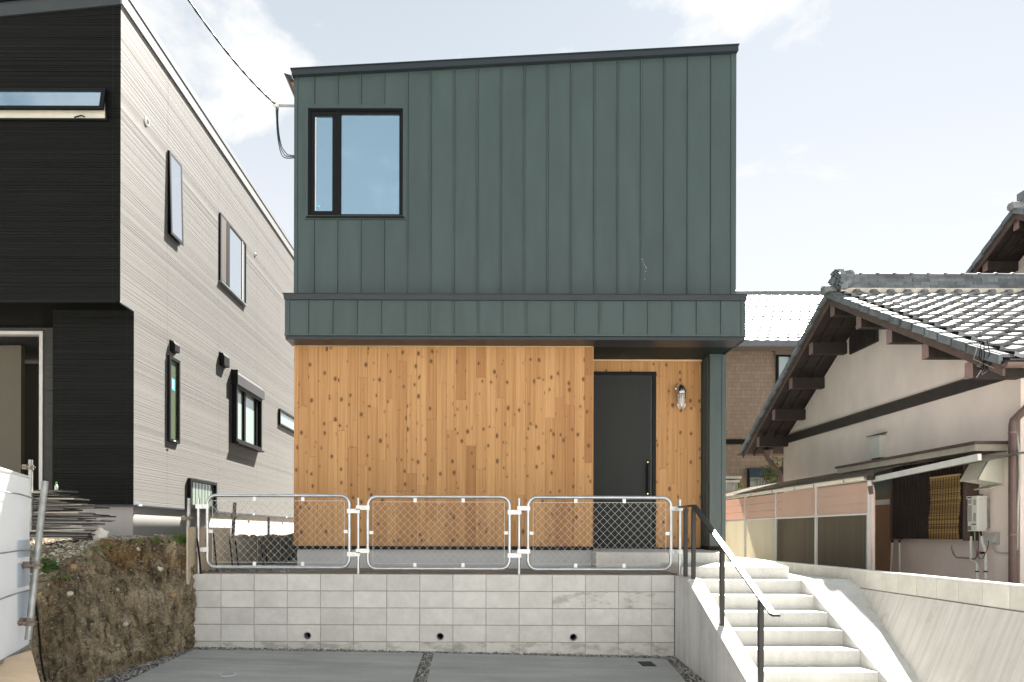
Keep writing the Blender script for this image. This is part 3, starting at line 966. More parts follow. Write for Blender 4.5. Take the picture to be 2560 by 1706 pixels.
# cedar boards
def boards(xs, Y, z0, z1, zfun=None, seed=1):
    rg = random.Random(seed)
    for k in range(len(xs) - 1):
        a, b = xs[k] + .0006, xs[k + 1] - .0006
        lo, hi = (z0, z1) if zfun is None else zfun((a + b) / 2)
        cuts = [lo]
        zc = lo + rg.uniform(.25, 2.1)
        while zc < hi - .15:
            cuts.append(zc); zc += rg.uniform(1.1, 2.4)
        cuts.append(hi)
        for i in range(len(cuts) - 1):
            g = MB(); g.plank(a, b, cuts[i] + .0006, cuts[i + 1] - .0006, Y + rg.uniform(-.0012, .0012), .02, .0014)
            g.build('cedar_board', mCEDAR, H)
e = [XL + .012] + [P(745.6 + 24.68 * k, 1100, YW).x for k in range(30)]
e = [v for v in e if v < 1.52] + [1.556]
boards(e, YW, ZB, SOF - .029, None, 4)
g = MB(); g.box(1.5575, 1.575, YW - .002, YD + .02, ZB, SOF - .005); g.build('corner_board', mCEDAR, H)
# door wall
dx1 = P(1639.6, 1100, YD).x; dzt = P(1560, 930, YD).z; dzb = P(1560, 1373, YD).z
e = [1.578] + [P(1502.4 + 24.0 * k - .6, 1100, YD).x for k in range(11)]
e = [v for v in e if v < 3.25 and v > 1.6]
e = [1.578] + [v for v in e if abs(v - dx1) > .03] + [dx1]
e = sorted(e) + []
e = [v for v in e if v < 3.28] + [3.325]
boards(e, YD, ZB, SOF - .029, lambda x: ((dzt + .001, SOF - .029) if x < dx1 else (ZB - .03, SOF - .029)), 9)
g = MB(); g.box(dx1 + .004, 3.33, YD - .01, YD + .02, dzb - .01, ZB - .032); g.build('base_flashing', mBLACK, H)
door = ring(MB(), 1.578, dx1 - .001, dzb - .06, dzt - .001, .05, YD - .02, .05).build('door', mBLACK, H)
lx1 = P(1627, 1000, YD).x
g = MB(); g.box(1.60, lx1, YD + .004, YD + .04, dzb + .004, P(1560, 940.5, YD).z); g.build('leaf', mDOOR, door)
g = MB(); g.box(1.578, P(1631, 1000, YD).x, YD - .05, YD + .02, dzb - .014, dzb + .004); g.build('threshold', mGALV, door)
hx, hz0, hz1 = P(1619, 1200, YD).x, P(1619, 1240, YD).z, P(1619, 1151, YD).z
g = MB()
g.box(hx - .026, hx + .026, YD - .008, YD + .003, hz0, hz1)
g.bar((hx, YD - .055, hz0 + .06), (hx, YD - .055, hz1 - .06), .026, .03, (0, 1, 0))
g.box(hx - .013, hx + .013, YD - .06, YD - .006, hz0 + .06, hz0 + .10); g.box(hx - .013, hx + .013, YD - .06, YD - .006, hz1 - .10, hz1 - .06)
g.build('handle', mBLACK, door, bevel=.003)
mBRASS = M('brass', (0.75, 0.58, 0.33), .3, 1)
for zk in (hz0 + .03, hz1 - .03):
    g = MB(); g.tube([(hx, YD - .014, zk), (hx, YD - .004, zk)], .011, 10); g.build('keyhole', mBRASS, door)
# wing wall at the right of the porch
wx = [P(x, 1100, YC).x for x in (1774.5, 1785.5, 1804, 1814.5)]
zt, zbw = SOF - .004, P(1794, 1366, YC).z
for a, b, y in ((0, 1, YC), (1, 2, YC + .003), (2, 3, YC - .006)):
    g = MB(); g.box(wx[a] + .001, wx[b] - .001, y, YC + .5, zbw, zt - .004); g.build('wing_panel' if a < 2 else 'corner_trim', mGREEN, H)
for k in range(3):
    y = YC + .07 + .12 * k
    g = MB(); g.box(wx[0] - .012, wx[0], y, y + .016, zbw, zt - .006); g.build('seam', mGREEN, H)
g = MB(); g.box(wx[0] - .01, wx[3] + .003, YC - .014, YC + .5, zt - .03, zt); g.build('head_trim', mGREEN, H)
g = MB(); g.box(wx[0] - .014, wx[3] + .004, YC - .016, YC + .5, zbw - .075, zbw - .002); g.build('base_flashing', mBLACK, H)
# porch slab
pz0, pz1 = -.262, -.238
g = MB()
pr = P(1812, 1390, YP).x
g.prism([(1.565, YP, pz0), (pr, YP, pz0), (3.62, YC - .1, pz0 + .006), (3.62, YD + .05, pz1), (1.565, YD + .05, pz1)], (0, 0, -.45))
g.build('porch_slab', mCONC, H, bevel=.006)
# bulkhead lamp beside the door
lp = P(1697, 971, YD)
t = thing('wall_lamp', 'nickel bulkhead lamp with wire cage on the cedar wall beside the door', 'wall lamp', (lp.x, YD, lp.z))
mNICK = M('nickel', (0.72, 0.70, 0.66), .18, 1, .05, 8)
g = MB(); g.tube([(lp.x, YD - .001, lp.z), (lp.x, YD - .022, lp.z), (lp.x, YD - .03, lp.z)], [.06, .06, .05], 24); shade_auto(g.build('base_plate', mNICK, t))
c = P(1703.5, 985, YD - .13)
g = MB()
g.tube([(lp.x, YD - .02, lp.z), (lp.x + .01, YD - .07, lp.z + .012), (c.x - .01, YD - .11, lp.z - .005), (c.x, YD - .13, lp.z - .05), (c.x, YD - .13, lp.z - .085)], [.036, .04, .05, .062, .066], 20)
shade_auto(g.build('hood', mNICK, t), 50)
zt_ = lp.z - .085
g = MB(); g.tube([(c.x, YD - .13, zt_ + .002), (c.x, YD - .13, zt_ - .025)], .070, 24); shade_auto(g.build('collar', mNICK, t))
zl = zt_ - .02
prof = [(0, .052), (.16, .052), (.19, .046), (.21, .034), (.222, .012)]
g = MB(); g.tube([(c.x, YD - .13, zl - d) for d, r in prof], [r for d, r in prof], 20); g.build('glass', clear_mat('lamp_glass', (.95, .96, .95), .72), t, smooth=True)
g = MB(); g.tube([(c.x, YD - .13, zl), (c.x, YD - .13, zl - .05), (c.x, YD - .13, zl - .13), (c.x, YD - .13, zl - .16)], [.018, .02, .026, .008], 14); g.build('bulb', M('lamp_white', (.8, .79, .75), .3), t, smooth=True)
for k in range(6):
    a = k * math.pi / 3 + .3
    g = MB(); g.tube([(c.x + r * math.cos(a), YD - .13 + r * math.sin(a), zl - d) for d, r in ((0, .062), (.17, .062), (.205, .054), (.228, .034), (.236, 0.004))], .0042, 6)
    g.build('cage_bar', mNICK, t, smooth=True)
for d in (.07, .15):
    g = MB(); g.tube([(c.x + .063 * math.cos(k * math.pi / 12), YD - .13 + .063 * math.sin(k * math.pi / 12), zl - d) for k in range(25)], .0042, 6, False); g.build('cage_ring', mNICK, t, smooth=True)
# power cable to the left corner
ins = P(690, 262, 9.9)
t = thing('power_cable', 'twisted overhead power cable tied to the upper left corner of the green house', 'cable', (XL, 9.9, ins.z - .6))
mCABLE = M('cable_sheath', (0.02, 0.055, 0.065), .5, 0, .5, 9)
br = P(736, 266, 9.9)
g = MB(); g.bar((XL + .03, 9.9, br.z), (ins.x + .05, 9.9, ins.z - .015), .02, .03); g.build('bracket', mGALV, t)
g = MB(); g.tube([(ins.x - .055, 9.9, ins.z + .02), (ins.x - .03, 9.9, ins.z + .012), (ins.x + .01, 9.9, ins.z), (ins.x + .05, 9.9, ins.z - .012)], [.03, .042, .04, .026], 12); g.build('insulator', mWHITE, t)
q = P(467, -6, 8.0)
def cab(s):
    d = q - ins
    p = ins + d * s
    p.z = ins.z + (q.z - ins.z) * s - 4 * .085 * s * (1 - s)
    return p
A = []
for k in range(2):
    pts = []
    for i in range(71):
        s = i * 3.2 / 70
        p = cab(s) if s <= 1.0 else cab(1.0) + (cab(1.0) - cab(.98)) / .02 * (s - 1) * (1 + .12 * (s - 1))
        ph = s * 32 + k * math.pi
        pts.append(p + Vector((.005 * math.cos(ph), 0, .005 * math.sin(ph))))
    g = MB(); g.tube(pts, .0115, 7); g.build('service_wire', mCABLE, t, smooth=True)
for k in range(3):
    pts = []
    pp = [(690 + k * 3, 268), (691 + 2 * k, 290), (693 + k * 2, 330), (698 + 3 * k, 366), (706 + 5 * k, 390 - k * 3), (722, 396 - 4 * k), (735, 392)]
    for x, y in pp: pts.append(P(x, y, 9.9 + .01 * k))
    pts[-1].x = XL + .02
    sm = []
    for i in range(len(pts) - 1):
        p0, p1, p2, p3 = pts[max(i - 1, 0)], pts[i], pts[i + 1], pts[min(i + 2, len(pts) - 1)]
        for j in range(5):
            u = j / 5
            sm.append(.5 * ((2 * p1) + (p2 - p0) * u + (2 * p0 - 5 * p1 + 4 * p2 - p3) * u * u + (3 * p1 - p0 - 3 * p2 + p3) * u ** 3))
    sm.append(pts[-1])
    g = MB(); g.tube(sm, .007, 6); g.build('drop_wire', mCABLE, t, smooth=True)

# pale splash marks on the upper cladding
mSPL = M('pale_splash', (.42, .45, .44), .6)
for x, y, r in ((1127, 30, .007), (1137, 52, .005), (1146, 75, .006), (1158, 92, .007), (1165, 103, .005), (1158, 127, .006), (1150, 190, .006)):
    p = P(1260 + .306 * x, 640 + .306 * y, YU)
    g = MB(); g.tube([(p.x, YU - .0005, p.z), (p.x, YU - .003, p.z)], r, 8); g.build('splash_mark', mSPL, H)
# ------------------------------------------------------------ concrete block wall under the fence
YB = 8.25
bx_l, bx_r = P(469.7, 1530, YB).x, P(1686.3, 1530, YB).x
bz_t = P(1078, 1436.3, YB).z
PIT, ROW = .4003, .2045
BW = thing('block_wall', 'low wall of stacked grey concrete blocks below the chain link fence', 'block wall', ((bx_l + bx_r) / 2, YB + .07, -1.5))
g = MB()
for k in range(1, 6):
    z = bz_t - k * ROW
    g.box(bx_l + .004, bx_r - .002, YB + .011, YB + .13, z - .010, z + .010)
for k in range(1, 15):
    x = bx_l + k * PIT
    for r_ in range(5): g.box(x - .008, x + .008, YB + .009, YB + .13, bz_t - (r_ + 1) * ROW + .0102, bz_t - r_ * ROW - .0102)
g.build('mortar', mMORTAR, BW, kind='stuff')
holes = [P(768.9, 1589.5, YB), P(1100.6, 1591.5, YB), P(1433.7, 1593.7, YB)]
def block_mesh(w, h, mat, name='concrete_block'):
    g = MB(); g.plank(-w / 2, w / 2, -h / 2, h / 2, 0, .14, .0035)
    return g.mesh(name, mat)
def hole_block(w, h, hx, hz, r, mat):
    bm = bmesh.new()
    N = 24
    o = [bm.verts.new(p) for p in ((-w / 2, 0, -h / 2), (w / 2, 0, -h / 2), (w / 2, 0, h / 2), (-w / 2, 0, h / 2))]
    c = [bm.verts.new((hx + r * math.cos(k * 2 * math.pi / N), 0, hz + r * math.sin(k * 2 * math.pi / N))) for k in range(N)]
    es = [bm.edges.new((o[i], o[(i + 1) % 4])) for i in range(4)] + [bm.edges.new((c[i], c[(i + 1) % N])) for i in range(N)]
    bmesh.ops.triangle_fill(bm, edges=es, use_beauty=True)
    for f in list(bm.faces):      # keep the hole open
        m_ = f.calc_center_median()
        if (m_.x - hx) ** 2 + (m_.z - hz) ** 2 < (r * .8) ** 2: bm.faces.remove(f)
    c2 = [bm.verts.new(v.co + Vector((0, .14, 0))) for v in c]
    for i in range(N): bm.faces.new((c[i], c[(i + 1) % N], c2[(i + 1) % N], c2[i]))
    o2 = [bm.verts.new(v.co + Vector((0, .14, 0))) for v in o]
    for i in range(4): bm.faces.new((o[i], o[(i + 1) % 4], o2[(i + 1) % 4], o2[i]))
    bm.faces.new(o2)
    bmesh.ops.recalc_face_normals(bm, faces=bm.faces)
    me = bpy.data.meshes.new('concrete_block'); bm.to_mesh(me); bm.free()
    me.materials.append(mat)
    return me
me_full = block_mesh(PIT - .0055, ROW - .0085, mBLOCK)
me_fulld = block_mesh(PIT - .0055, ROW - .0085, mBLOCKD)
wl = bx_r - (bx_l + 14 * PIT)
me_end = block_mesh(wl - .004, ROW - .0085, mBLOCK)
me_endd = block_mesh(wl - .004, ROW - .0085, mBLOCKD)
rg = random.Random(21)
for r_ in range(5):
    for k in range(15):
        w = PIT if k < 14 else wl
        xc = bx_l + k * PIT + w / 2
        zc_ = bz_t - (r_ + .5) * ROW - .0022 * (xc + .6) * .3
        damp = r_ == 4 or (r_ == 1 and k >= 11)
        me = (me_fulld if damp else me_full) if k < 14 else (me_endd if damp else me_end)
        for h_ in holes:
            if abs(h_.x - xc) < w / 2 and abs(h_.z - zc_) < ROW / 2:
                me = hole_block(w - .0055, ROW - .0085, h_.x - xc, h_.z - zc_, .047, mBLOCK)
        piece('concrete_block', me, BW, (xc + rg.uniform(-.0008, .0008), YB + rg.uniform(-.0018, .0018), zc_), (0, rg.uniform(-.0015, .0015), 0))
mPIPE = M('grey_pvc', (0.30, 0.31, 0.32), .5)
for h_ in holes:
    N = 24
    g = MB()
    ring_ = lambda r, y: [(h_.x + r * math.cos(k * 2 * math.pi / N), y, h_.z + r * math.sin(k * 2 * math.pi / N)) for k in range(N)]
    vs_ = ring_(.0465, YB - .006) + ring_(.039, YB - .006) + ring_(.039, YB + .135) + ring_(.0465, YB + .135)
    fs = []
    for a in range(3):
        for k in range(N):
            fs.append((a * N + k, a * N + (k + 1) % N, (a + 1) * N + (k + 1) % N, (a + 1) * N + k))
    fs += [(3 * N + k, 3 * N + (k + 1) % N, (k + 1) % N, k) for k in range(N)]
    g.add(vs_, fs)
    dp = g.build('drain_pipe', mPIPE, BW, smooth=False)
    g = MB(); g.prism(ring_(.041, YB + .136), (0, .008, 0)); g.build('pipe_backing', mDARK, dp)
# ------------------------------------------------------------ chain link fence on the wall
YFN = YB + .075
FT = thing('chain_link_fence', 'row of three rounded galvanised chain link panels on thin posts along the block wall', 'fence', (-.6, YFN, bz_t))
posts = [(496.5, 1245), (896, 1245.5), (1298, 1246), (1700, 1249.5)]
px_w = []
for x, y in posts:
    p = P(x, y, YFN)
    px_w.append(p.x)
    g = MB(); g.tube([(p.x, YFN, bz_t - .05), (p.x, YFN, p.z)], .0185, 12); shade_auto(g.build('post', mGALV, FT))
frames = [(514, 878, 1235.5, 1422.7), (915, 1278.5, 1238.6, 1426.0), (1315.6, 1682, 1240.3, 1427.5)]
def inner_clip(x0, x1, z0, z1, s, c):
    # part of line z = s*x + c that lies in the rectangle
    ts = []
    for x in (x0, x1):
        z = s * x + c
        if z0 - 1e-6 <= z <= z1 + 1e-6: ts.append((x, z))
    for z in (z0, z1):
        x = (z - c) / s
        if x0 < x < x1: ts.append((x, z))
    if len(ts) < 2: return None
    a, b = min(ts), max(ts)
    return (a, b) if b[0] - a[0] > .012 else None
YFR = YFN - .005
for fi, (xa_, xb_, yt, yb_) in enumerate(frames):
    a, b = P(xa_, yb_, YFR), P(xb_, yt, YFR)
    r0 = .021
    x0, x1, z0, z1 = a.x + r0, b.x - r0, a.z + r0, b.z - r0
    cr_ = .105
    pts = []
    for cx, cz, a0 in ((x1 - cr_, z1 - cr_, 0), (x0 + cr_, z1 - cr_, 90), (x0 + cr_, z0 + cr_, 180), (x1 - cr_, z0 + cr_, 270)):
        for k in range(9):
            an = R(a0 + k * 90 / 8)
            pts.append((cx + cr_ * math.cos(an), YFR, cz + cr_ * math.sin(an)))
    pts.append(pts[0]); pts.insert(0, None); pts[0] = (x1, YFR, (z0 + z1) / 2); pts[-1] = (x1, YFR, z1 - cr_)
    pts = [(x1, YFR, (z0 + z1) / 2)] + pts[1:-1] + [(x1, YFR, (z0 + z1) / 2)]
    g = MB(); g.tube(pts, r0, 12, False); pan = g.build('panel_frame', mGALV, FT, smooth=True)
    # edge wire and diamond mesh
    m0 = .062
    u0, u1, w0, w1 = x0 + m0, x1 - m0, z0 + m0, z1 - m0
    g = MB()
    for p, q in (((u0, w0), (u1, w0)), ((u1, w0), (u1, w1)), ((u1, w1), (u0, w1)), ((u0, w1), (u0, w0))):
        g.tube([(p[0], YFR, p[1]), (q[0], YFR, q[1])], .0026, 5)
    g.build('edge_wire', mWIRE, pan)
    g = MB()
    D = .0935
    for sgn in (1, -1):
        s_ = sgn * 1.04
        lo = min(w0 - s_ * u0, w0 - s_ * u1); hi = max(w1 - s_ * u0, w1 - s_ * u1)
        c = lo
        while c < hi:
            seg = inner_clip(u0, u1, w0, w1, s_, c)
            c += D * 1.04
            if not seg: continue
            (ax, az), (bx_, bz_) = seg
            g.tube([(ax, YFR + sgn * .0022, az), (bx_, YFR + sgn * .0022, bz_)], .0016, 4, False)
    g.build('wire_mesh', mWIRE, pan, kind='stuff', fix=False)
    for x in (x0 + (x1 - x0) * .333, x0 + (x1 - x0) * .672):
        for z in (z1 - .042, z0 + .042):
            g = MB(); g.box(x - .019, x + .019, YFR - .009, YFR + .009, z - .026, z + .026); g.build('clip', mWHITE, pan)
    for x in (x0 + .042, x1 - .042):
        g = MB(); g.box(x - .024, x + .024, YFR - .009, YFR + .009, (z0 + z1) / 2 - .02, (z0 + z1) / 2 + .02); g.build('clip', mWHITE, pan)
    # brackets to the posts
    for side in (0, 1):
        pxx = px_w[fi + side]
        fx = x0 if side == 0 else x1
        dz = 0 if (side == 0 or fi == 2) else -.052
        for zz in (z1 - .135 + dz, z0 + .215 + dz):
            g = MB()
            g.box(min(pxx, fx) - .024, max(pxx, fx) + .024, YFR - .027, YFR - .022, zz - .026, zz + .026)
            g.tube([(pxx, YFN, zz - .024), (pxx, YFN, zz + .024)], .024, 10); g.tube([(fx, YFR, zz - .024), (fx, YFR, zz + .024)], .026, 10)
            g.tube([((pxx + fx) / 2, YFR - .036, zz), ((pxx + fx) / 2, YFR - .026, zz)], .008, 6)
            g.build('bracket', mGALV, FT)

# ------------------------------------------------------------ concrete stairs
XS0, XS1 = 2.355, 3.73
ST = thing('concrete_stairs', 'pale concrete steps climbing beside the block wall to the porch', 'stairs', (3.1, 7, -1.7))
T_, R_ = .309, .1493
Y1, Z1_ = 7.928, -.5475
for k in range(9):
    y, z = Y1 - T_ * k, Z1_ - R_ * k
    g = MB(); g.box(XS0 + .16, XS1, y, y + T_ + (.001 if k else .05), z - .4, z)
    g.build('step', mCONC, ST, bevel=.005)
zl0 = -.4055
g = MB(); g.prism([(2.435, 8.24, zl0), (XS1, 8.24, zl0), (4.17, 9.85, zl0 + .012), (4.20, 14, zl0 + .03), (3.625, 14, zl0 + .03), (3.625, 9.3, zl0 + .012), (2.435, 9.3, zl0 + .012)], (0, 0, -.5))
g.build('landing', mCONC, ST, bevel=.005)
SS = .4516
g = MB(); g.prism([(XS0, 8.245, -.511), (XS0, 7.76, -.524), (XS0, 4.85, -.524 - SS * 2.91), (XS0, 4.85, -1.98), (XS0, 8.245, -1.98)], (.167, 0, 0))
g.build('left_stringer', mCONCW, ST, bevel=.004)
SR = .4832
def zr(Y): return Z1_ + .012 + SR * (Y - Y1)
def xbat(z): return 4.38 + .4 * (z + .551)
g = MB()
yb2 = 5.0
a0, a1 = zr(7.94), zr(yb2)
g.add([(XS1 + .001, 7.94, a0), (XS1 + .001, yb2, a1), (xbat(a1) + .05, yb2, a1), (xbat(a0) + .05, 7.94, a0),
       (XS1 + .001, 7.94, -2), (XS1 + .001, yb2, -2), (xbat(a1) + .05, yb2, -2), (xbat(a0) + .05, 7.94, -2)],
      [(0, 1, 2, 3), (7, 6, 5, 4), (0, 4, 5, 1), (1, 5, 6, 2), (2, 6, 7, 3), (3, 7, 4, 0)])
g.build('right_stringer', mCONC, ST, bevel=.004)
g = MB(); g.prism([(XS1 + .002, 7.941, -.541), (4.43, 7.941, -.541), (4.43, 15, -.50), (4.18, 15, -.50), (4.18, 9.85, -.535), (XS1 + .002, 8.25, -.541)], (0, 0, -.4))
g.build('side_path', mCONC, ST)
# handrail
mL = []
HR = thing('handrail', 'black flat steel handrail on square posts along the left stringer of the stairs', 'handrail', (2.44, 7, -.9))
xh = 2.44
def zstr(Y): return -.511 - .013 * (8.245 - Y) / .485 if Y > 7.76 else -.524 - SS * (7.76 - Y)
zr0 = .315
ysl, yend = 7.79, 5.68
zend = -.672
def zrail(Y): return zr0 if Y > ysl else zr0 + (zend - zr0) * (ysl - Y) / (ysl - yend)
for y in (8.10, 7.80, 6.88, 5.93):
    g = MB(); g.box(xh - .021, xh + .021, y - .021, y + .021, zstr(y) - .03, zrail(y) - .03); g.build('post', mRAIL, HR, bevel=.003)
    g = MB(); g.tube([(xh, y, zrail(y) - .034), (xh, y, zrail(y) - .012)], .012, 8); g.build('rail_pin', mRAIL, HR)
g = MB()
hw, hh = .031, .010
path = [(8.53, zr0), (ysl, zr0), (yend, zend), (yend - .07, zend - .004)]
vs_ = []
for y, z in path:
    vs_ += [(xh - hw, y, z - hh), (xh + hw, y, z - hh), (xh + hw, y, z + hh), (xh - hw, y, z + hh)]
fs = [(3, 2, 1, 0), (12, 13, 14, 15)]
for i in range(3):
    for k in range(4):
        fs.append((i * 4 + k, i * 4 + (k + 1) % 4, i * 4 + 4 + (k + 1) % 4, i * 4 + 4 + k))
g.add(vs_, fs)
g.build('rail', mRAIL, HR, bevel=.002)

# ------------------------------------------------------------ boundary wall on the right: battered cast base and a course of blocks
XRW = 4.32
RW = thing('retaining_wall', 'slanting cast retaining wall topped with one course of buff blocks right of the stairs', 'retaining wall', (4.2, 7, -1.8))
zt_w, zb_w = -.419, -.622
ph = PX(2034.2, 1400, XRW).y
LP_ = .297
me_b = None
g = MB()
LL, HH = LP_ - .005, zt_w - zb_w - .012
v = [(0, -LL / 2 + .003, -HH / 2 + .003), (0, LL / 2 - .003, -HH / 2 + .003), (0, LL / 2 - .003, HH / 2 - .003), (0, -LL / 2 + .003, HH / 2 - .003),
     (.003, -LL / 2, -HH / 2), (.003, LL / 2, -HH / 2), (.003, LL / 2, HH / 2), (.003, -LL / 2, HH / 2),
     (.12, -LL / 2, -HH / 2), (.12, LL / 2, -HH / 2), (.12, LL / 2, HH / 2), (.12, -LL / 2, HH / 2)]
f = [(0, 1, 2, 3), (11, 10, 9, 8)]
for k in range(4):
    j = (k + 1) % 4
    f += [(4 + k, 4 + j, j, k), (8 + k, 8 + j, 4 + j, 4 + k)]
g.add(v, f)
me_b = g.mesh('concrete_block', mBLOCKB)
k0 = -int((14.6 - ph) / LP_); k1 = int((ph - 4.7) / LP_)
for k in range(k0, k1 + 1):
    y = ph - (k - .5) * LP_ - LP_
    piece('concrete_block', me_b, RW, (XRW + rg.uniform(-.0015, .0015), y, (zt_w + zb_w) / 2))
g = MB(); g.box(XRW + .006, XRW + .115, 4.65, 14.5, zb_w + .001, zt_w - .008); g.build('mortar', mMORTAR, RW)
g = MB(); g.box(XRW - .001, XRW + .122, 4.65, 14.5, zt_w - .0065, zt_w + .008); g.build('coping', M('mortar_cap', (.60, .59, .55), .85, 0, .1, 6, fine=.06), RW)
def cast_mat():
    m, nt, b = _nt('cast_concrete')
    v0 = pos(nt)
    c = ramp(nt, noise_n(nt, v0, 1.4, 6, .6), [(.3, (.50, .485, .445)), (.7, (.63, .61, .565))])
    c = mix(nt, 1.0, c, ramp(nt, noise_n(nt, pos(nt, (.35, 7, .35)), 3.2, 5, .6), [(.3, .84), (.62, 1.05)]), 'MULTIPLY')
    c = mix(nt, ramp(nt, noise_n(nt, v0, 42, 3, .6), [(.66, 0), (.74, .55)]), c, (.22, .20, .16))
    c = mix(nt, ramp(nt, noise_n(nt, v0, 4.3, 4, .6), [(.62, 0), (.74, .4)]), c, (.28, .27, .22))
    nt.links.new(c, b.inputs['Base Color'])
    b.inputs['Roughness'].default_value = .9
    bump(nt, b, noise_n(nt, v0, 70, 4, .7), .35, .004)
    return m
mCAST = cast_mat()
y = 9.2
ys = [PX(2390.6, 1530, XRW).y + .432 * k for k in range(-4, 8)]
def xb_(z): return XRW - .012 + .4 * (z - zb_w)
for i in range(len(ys) - 1):
    a, b = ys[i] + .001, ys[i + 1] - .001
    zt2, zb2 = zb_w - .002, -1.98
    c = .004
    g = MB()
    g.add([(xb_(zt2) + c, a, zt2), (xb_(zt2), a + c, zt2), (xb_(zt2), b - c, zt2), (xb_(zt2) + c, b, zt2), (XRW + .2, b, zt2), (XRW + .2, a, zt2),
           (xb_(zb2) + c, a, zb2), (xb_(zb2), a + c, zb2), (xb_(zb2), b - c, zb2), (xb_(zb2) + c, b, zb2), (XRW + .2, b, zb2), (XRW + .2, a, zb2)],
          [(0, 1, 2, 3, 4, 5), (11, 10, 9, 8, 7, 6)] + [(k, 6 + k, 6 + (k + 1) % 6, (k + 1) % 6) for k in range(6)])
    g.build('cast_panel', mCAST, RW)
# ------------------------------------------------------------ black house on the left
XA = -5.19
BH = thing('black_house', 'two storey house with ribbed siding, black front and pale side, on the left', 'house', (-6.5, 10, -.1))
def siding_mat(name, base, rough, var=.1):
    m, nt, b = _nt(name)
    v0 = pos(nt, (1, 1, 26))
    c = ramp(nt, noise_n(nt, v0, .35, 4, .7), [(.3, tuple(x * (1 - var) for x in base)), (.7, tuple(x * (1 + var) for x in base))])
    c = mix(nt, 1.0, c, ramp(nt, noise_n(nt, pos(nt), 160, 2, .6), [(.3, .88), (.7, 1.06)]), 'MULTIPLY')
    nt.links.new(c, b.inputs['Base Color'])
    b.inputs['Roughness'].default_value = rough
    b.inputs['Specular IOR Level'].default_value = .12
    return m
mSIDE = siding_mat('pale_siding', (.192, .187, .178), .55, .03)
mBLK = siding_mat('black_siding', (.0068, .0073, .0066), .62, .35)
mJOINT = M('joint_sealant', (.04, .042, .042), .7)
rp = random.Random(5)
def profile(z0, z1, dep):      # ribbed section: (z, depth below face)
    rp.seed(5)
    z = -.6
    out = []
    while z < 8:
        w = rp.choice((.014, .02, .026, .034, .05))
        gw = rp.choice((.005, .007, .010))
        d = dep * rp.uniform(.5, 1.0)
        o = rp.uniform(0, dep * .35)
        out += [(z, o), (z + w, o), (z + w + gw * .3, d), (z + w + gw * .8, d)]
        z += w + gw
    r_ = [(z0, 0)] + [p for p in out if z0 + .004 < p[0] < z1 - .004] + [(z1, 0)]
    return r_
PROF = None
def side_panel(ya, yb, z0, z1):
    g = MB()
    pr_ = profile(z0, z1, .0034)
    n = len(pr_)
    for y in (ya, yb):
        g.v += [(XA - d, y, z) for z, d in pr_]
    for i in range(n - 1): g.f.append((i, n + i, n + i + 1, i + 1))
    return g.build('siding_panel', mSIDE, BH, fix=False)
def front_panel(xa_, xb_, yy, z0, zl, zr_, mat=None):
    g = MB()
    pr_ = profile(z0, max(zl, zr_), .011)
    n = len(pr_)
    for x, zt in ((xa_, zl), (xb_, zr_)):
        g.v += [(x, yy + d, min(z, zt)) for z, d in pr_]
    for i in range(n - 1): g.f.append((n + i, i, i + 1, n + i + 1))
    return g.build('siding_panel', mat or mBLK, BH, fix=False)
YA1 = PX(334.3, 1000, XA).y          # lower corner
YA0 = PX(301.5, 400, XA).y           # upper corner
ZS0 = PX(334.3, 1262, XA).z
ZOV = P(200, 751, YA0).z
ZTOP = PX(302.3, 12.8, XA).z
jy = [PX(x, 900, XA).y for x in (418.6, 546.2, 641.5, 695.2)]
lst = [YA1] + jy + [jy[-1] + 1.9, 20.5]
for a, b in zip(lst[:-1], lst[1:]):
    side_panel(a + .0025, b - .0025, ZS0, ZOV + .3)
    side_panel(a + .0025, b - .0025, ZOV + .3003, ZTOP)
side_panel(YA0, YA1 + .0025, ZOV, ZTOP)
# corner beads on the side wall
# solid body behind the siding
g = MB()
XFAR = -11
g.box(XFAR, XA - .012, YA0 + .012, 20.5, ZOV + .006, ZTOP - .01)
g.box(P(131, 1000, YA1).x, XA - .012, YA1 + .012, 20.5, ZS0 + .002, ZOV + .005)
g.build('wall_core', mJOINT, BH)
g = MB(); g.box(XFAR, XA - .035, YA1 + .06, 20.4, -.35, ZS0 - .002)
def stucco(name, c): return M(name, c, .92, 0, .05, 3, fine=.06, fs=150, bmp=.35, bs_=140, bd=.003)
mFST = stucco('grey_render', (.46, .44, .42))
g.build('foundation', mFST, BH)
g = MB(); g.box(XFAR, XA + .012, YA1 - .012, 20.5, ZS0 - .028, ZS0 - .001); g.build('base_flashing', M('navy_flashing', (.02, .024, .045), .4), BH)
# front, upper storey
xj = P(281.5, 400, YA0).x
def ztopf(X):
    a, b = P(0, 44, YA0), P(302, 13.5, YA0)
    return a.z + (b.z - a.z) * (X - a.x) / (b.x - a.x)
front_panel(xj + .002, XA - .0005, YA0, ZOV, ztopf(xj), ztopf(XA))
front_panel(xj - 2.6, xj - .002, YA0, ZOV, ztopf(xj - 2.6), ztopf(xj))
front_panel(XFAR, xj - 2.604, YA0, ZOV, ztopf(XFAR), ztopf(xj - 2.6))
g = MB(); g.box(XFAR, XA + .004, YA0 - .014, YA0 + .03, ZOV - .035, ZOV - .002); g.build('drip_edge', mBLACK, BH)
g = MB(); g.box(XA - .03, XA + .006, YA0 - .014, YA1, ZOV - .035, ZOV - .002); g.build('drip_edge', mGALV, BH)
g = MB(); g.box(XFAR, XA - .03, YA0 + .03, YA1 + 1.2, ZOV - .02, ZOV); g.build('soffit', mBLK, BH)
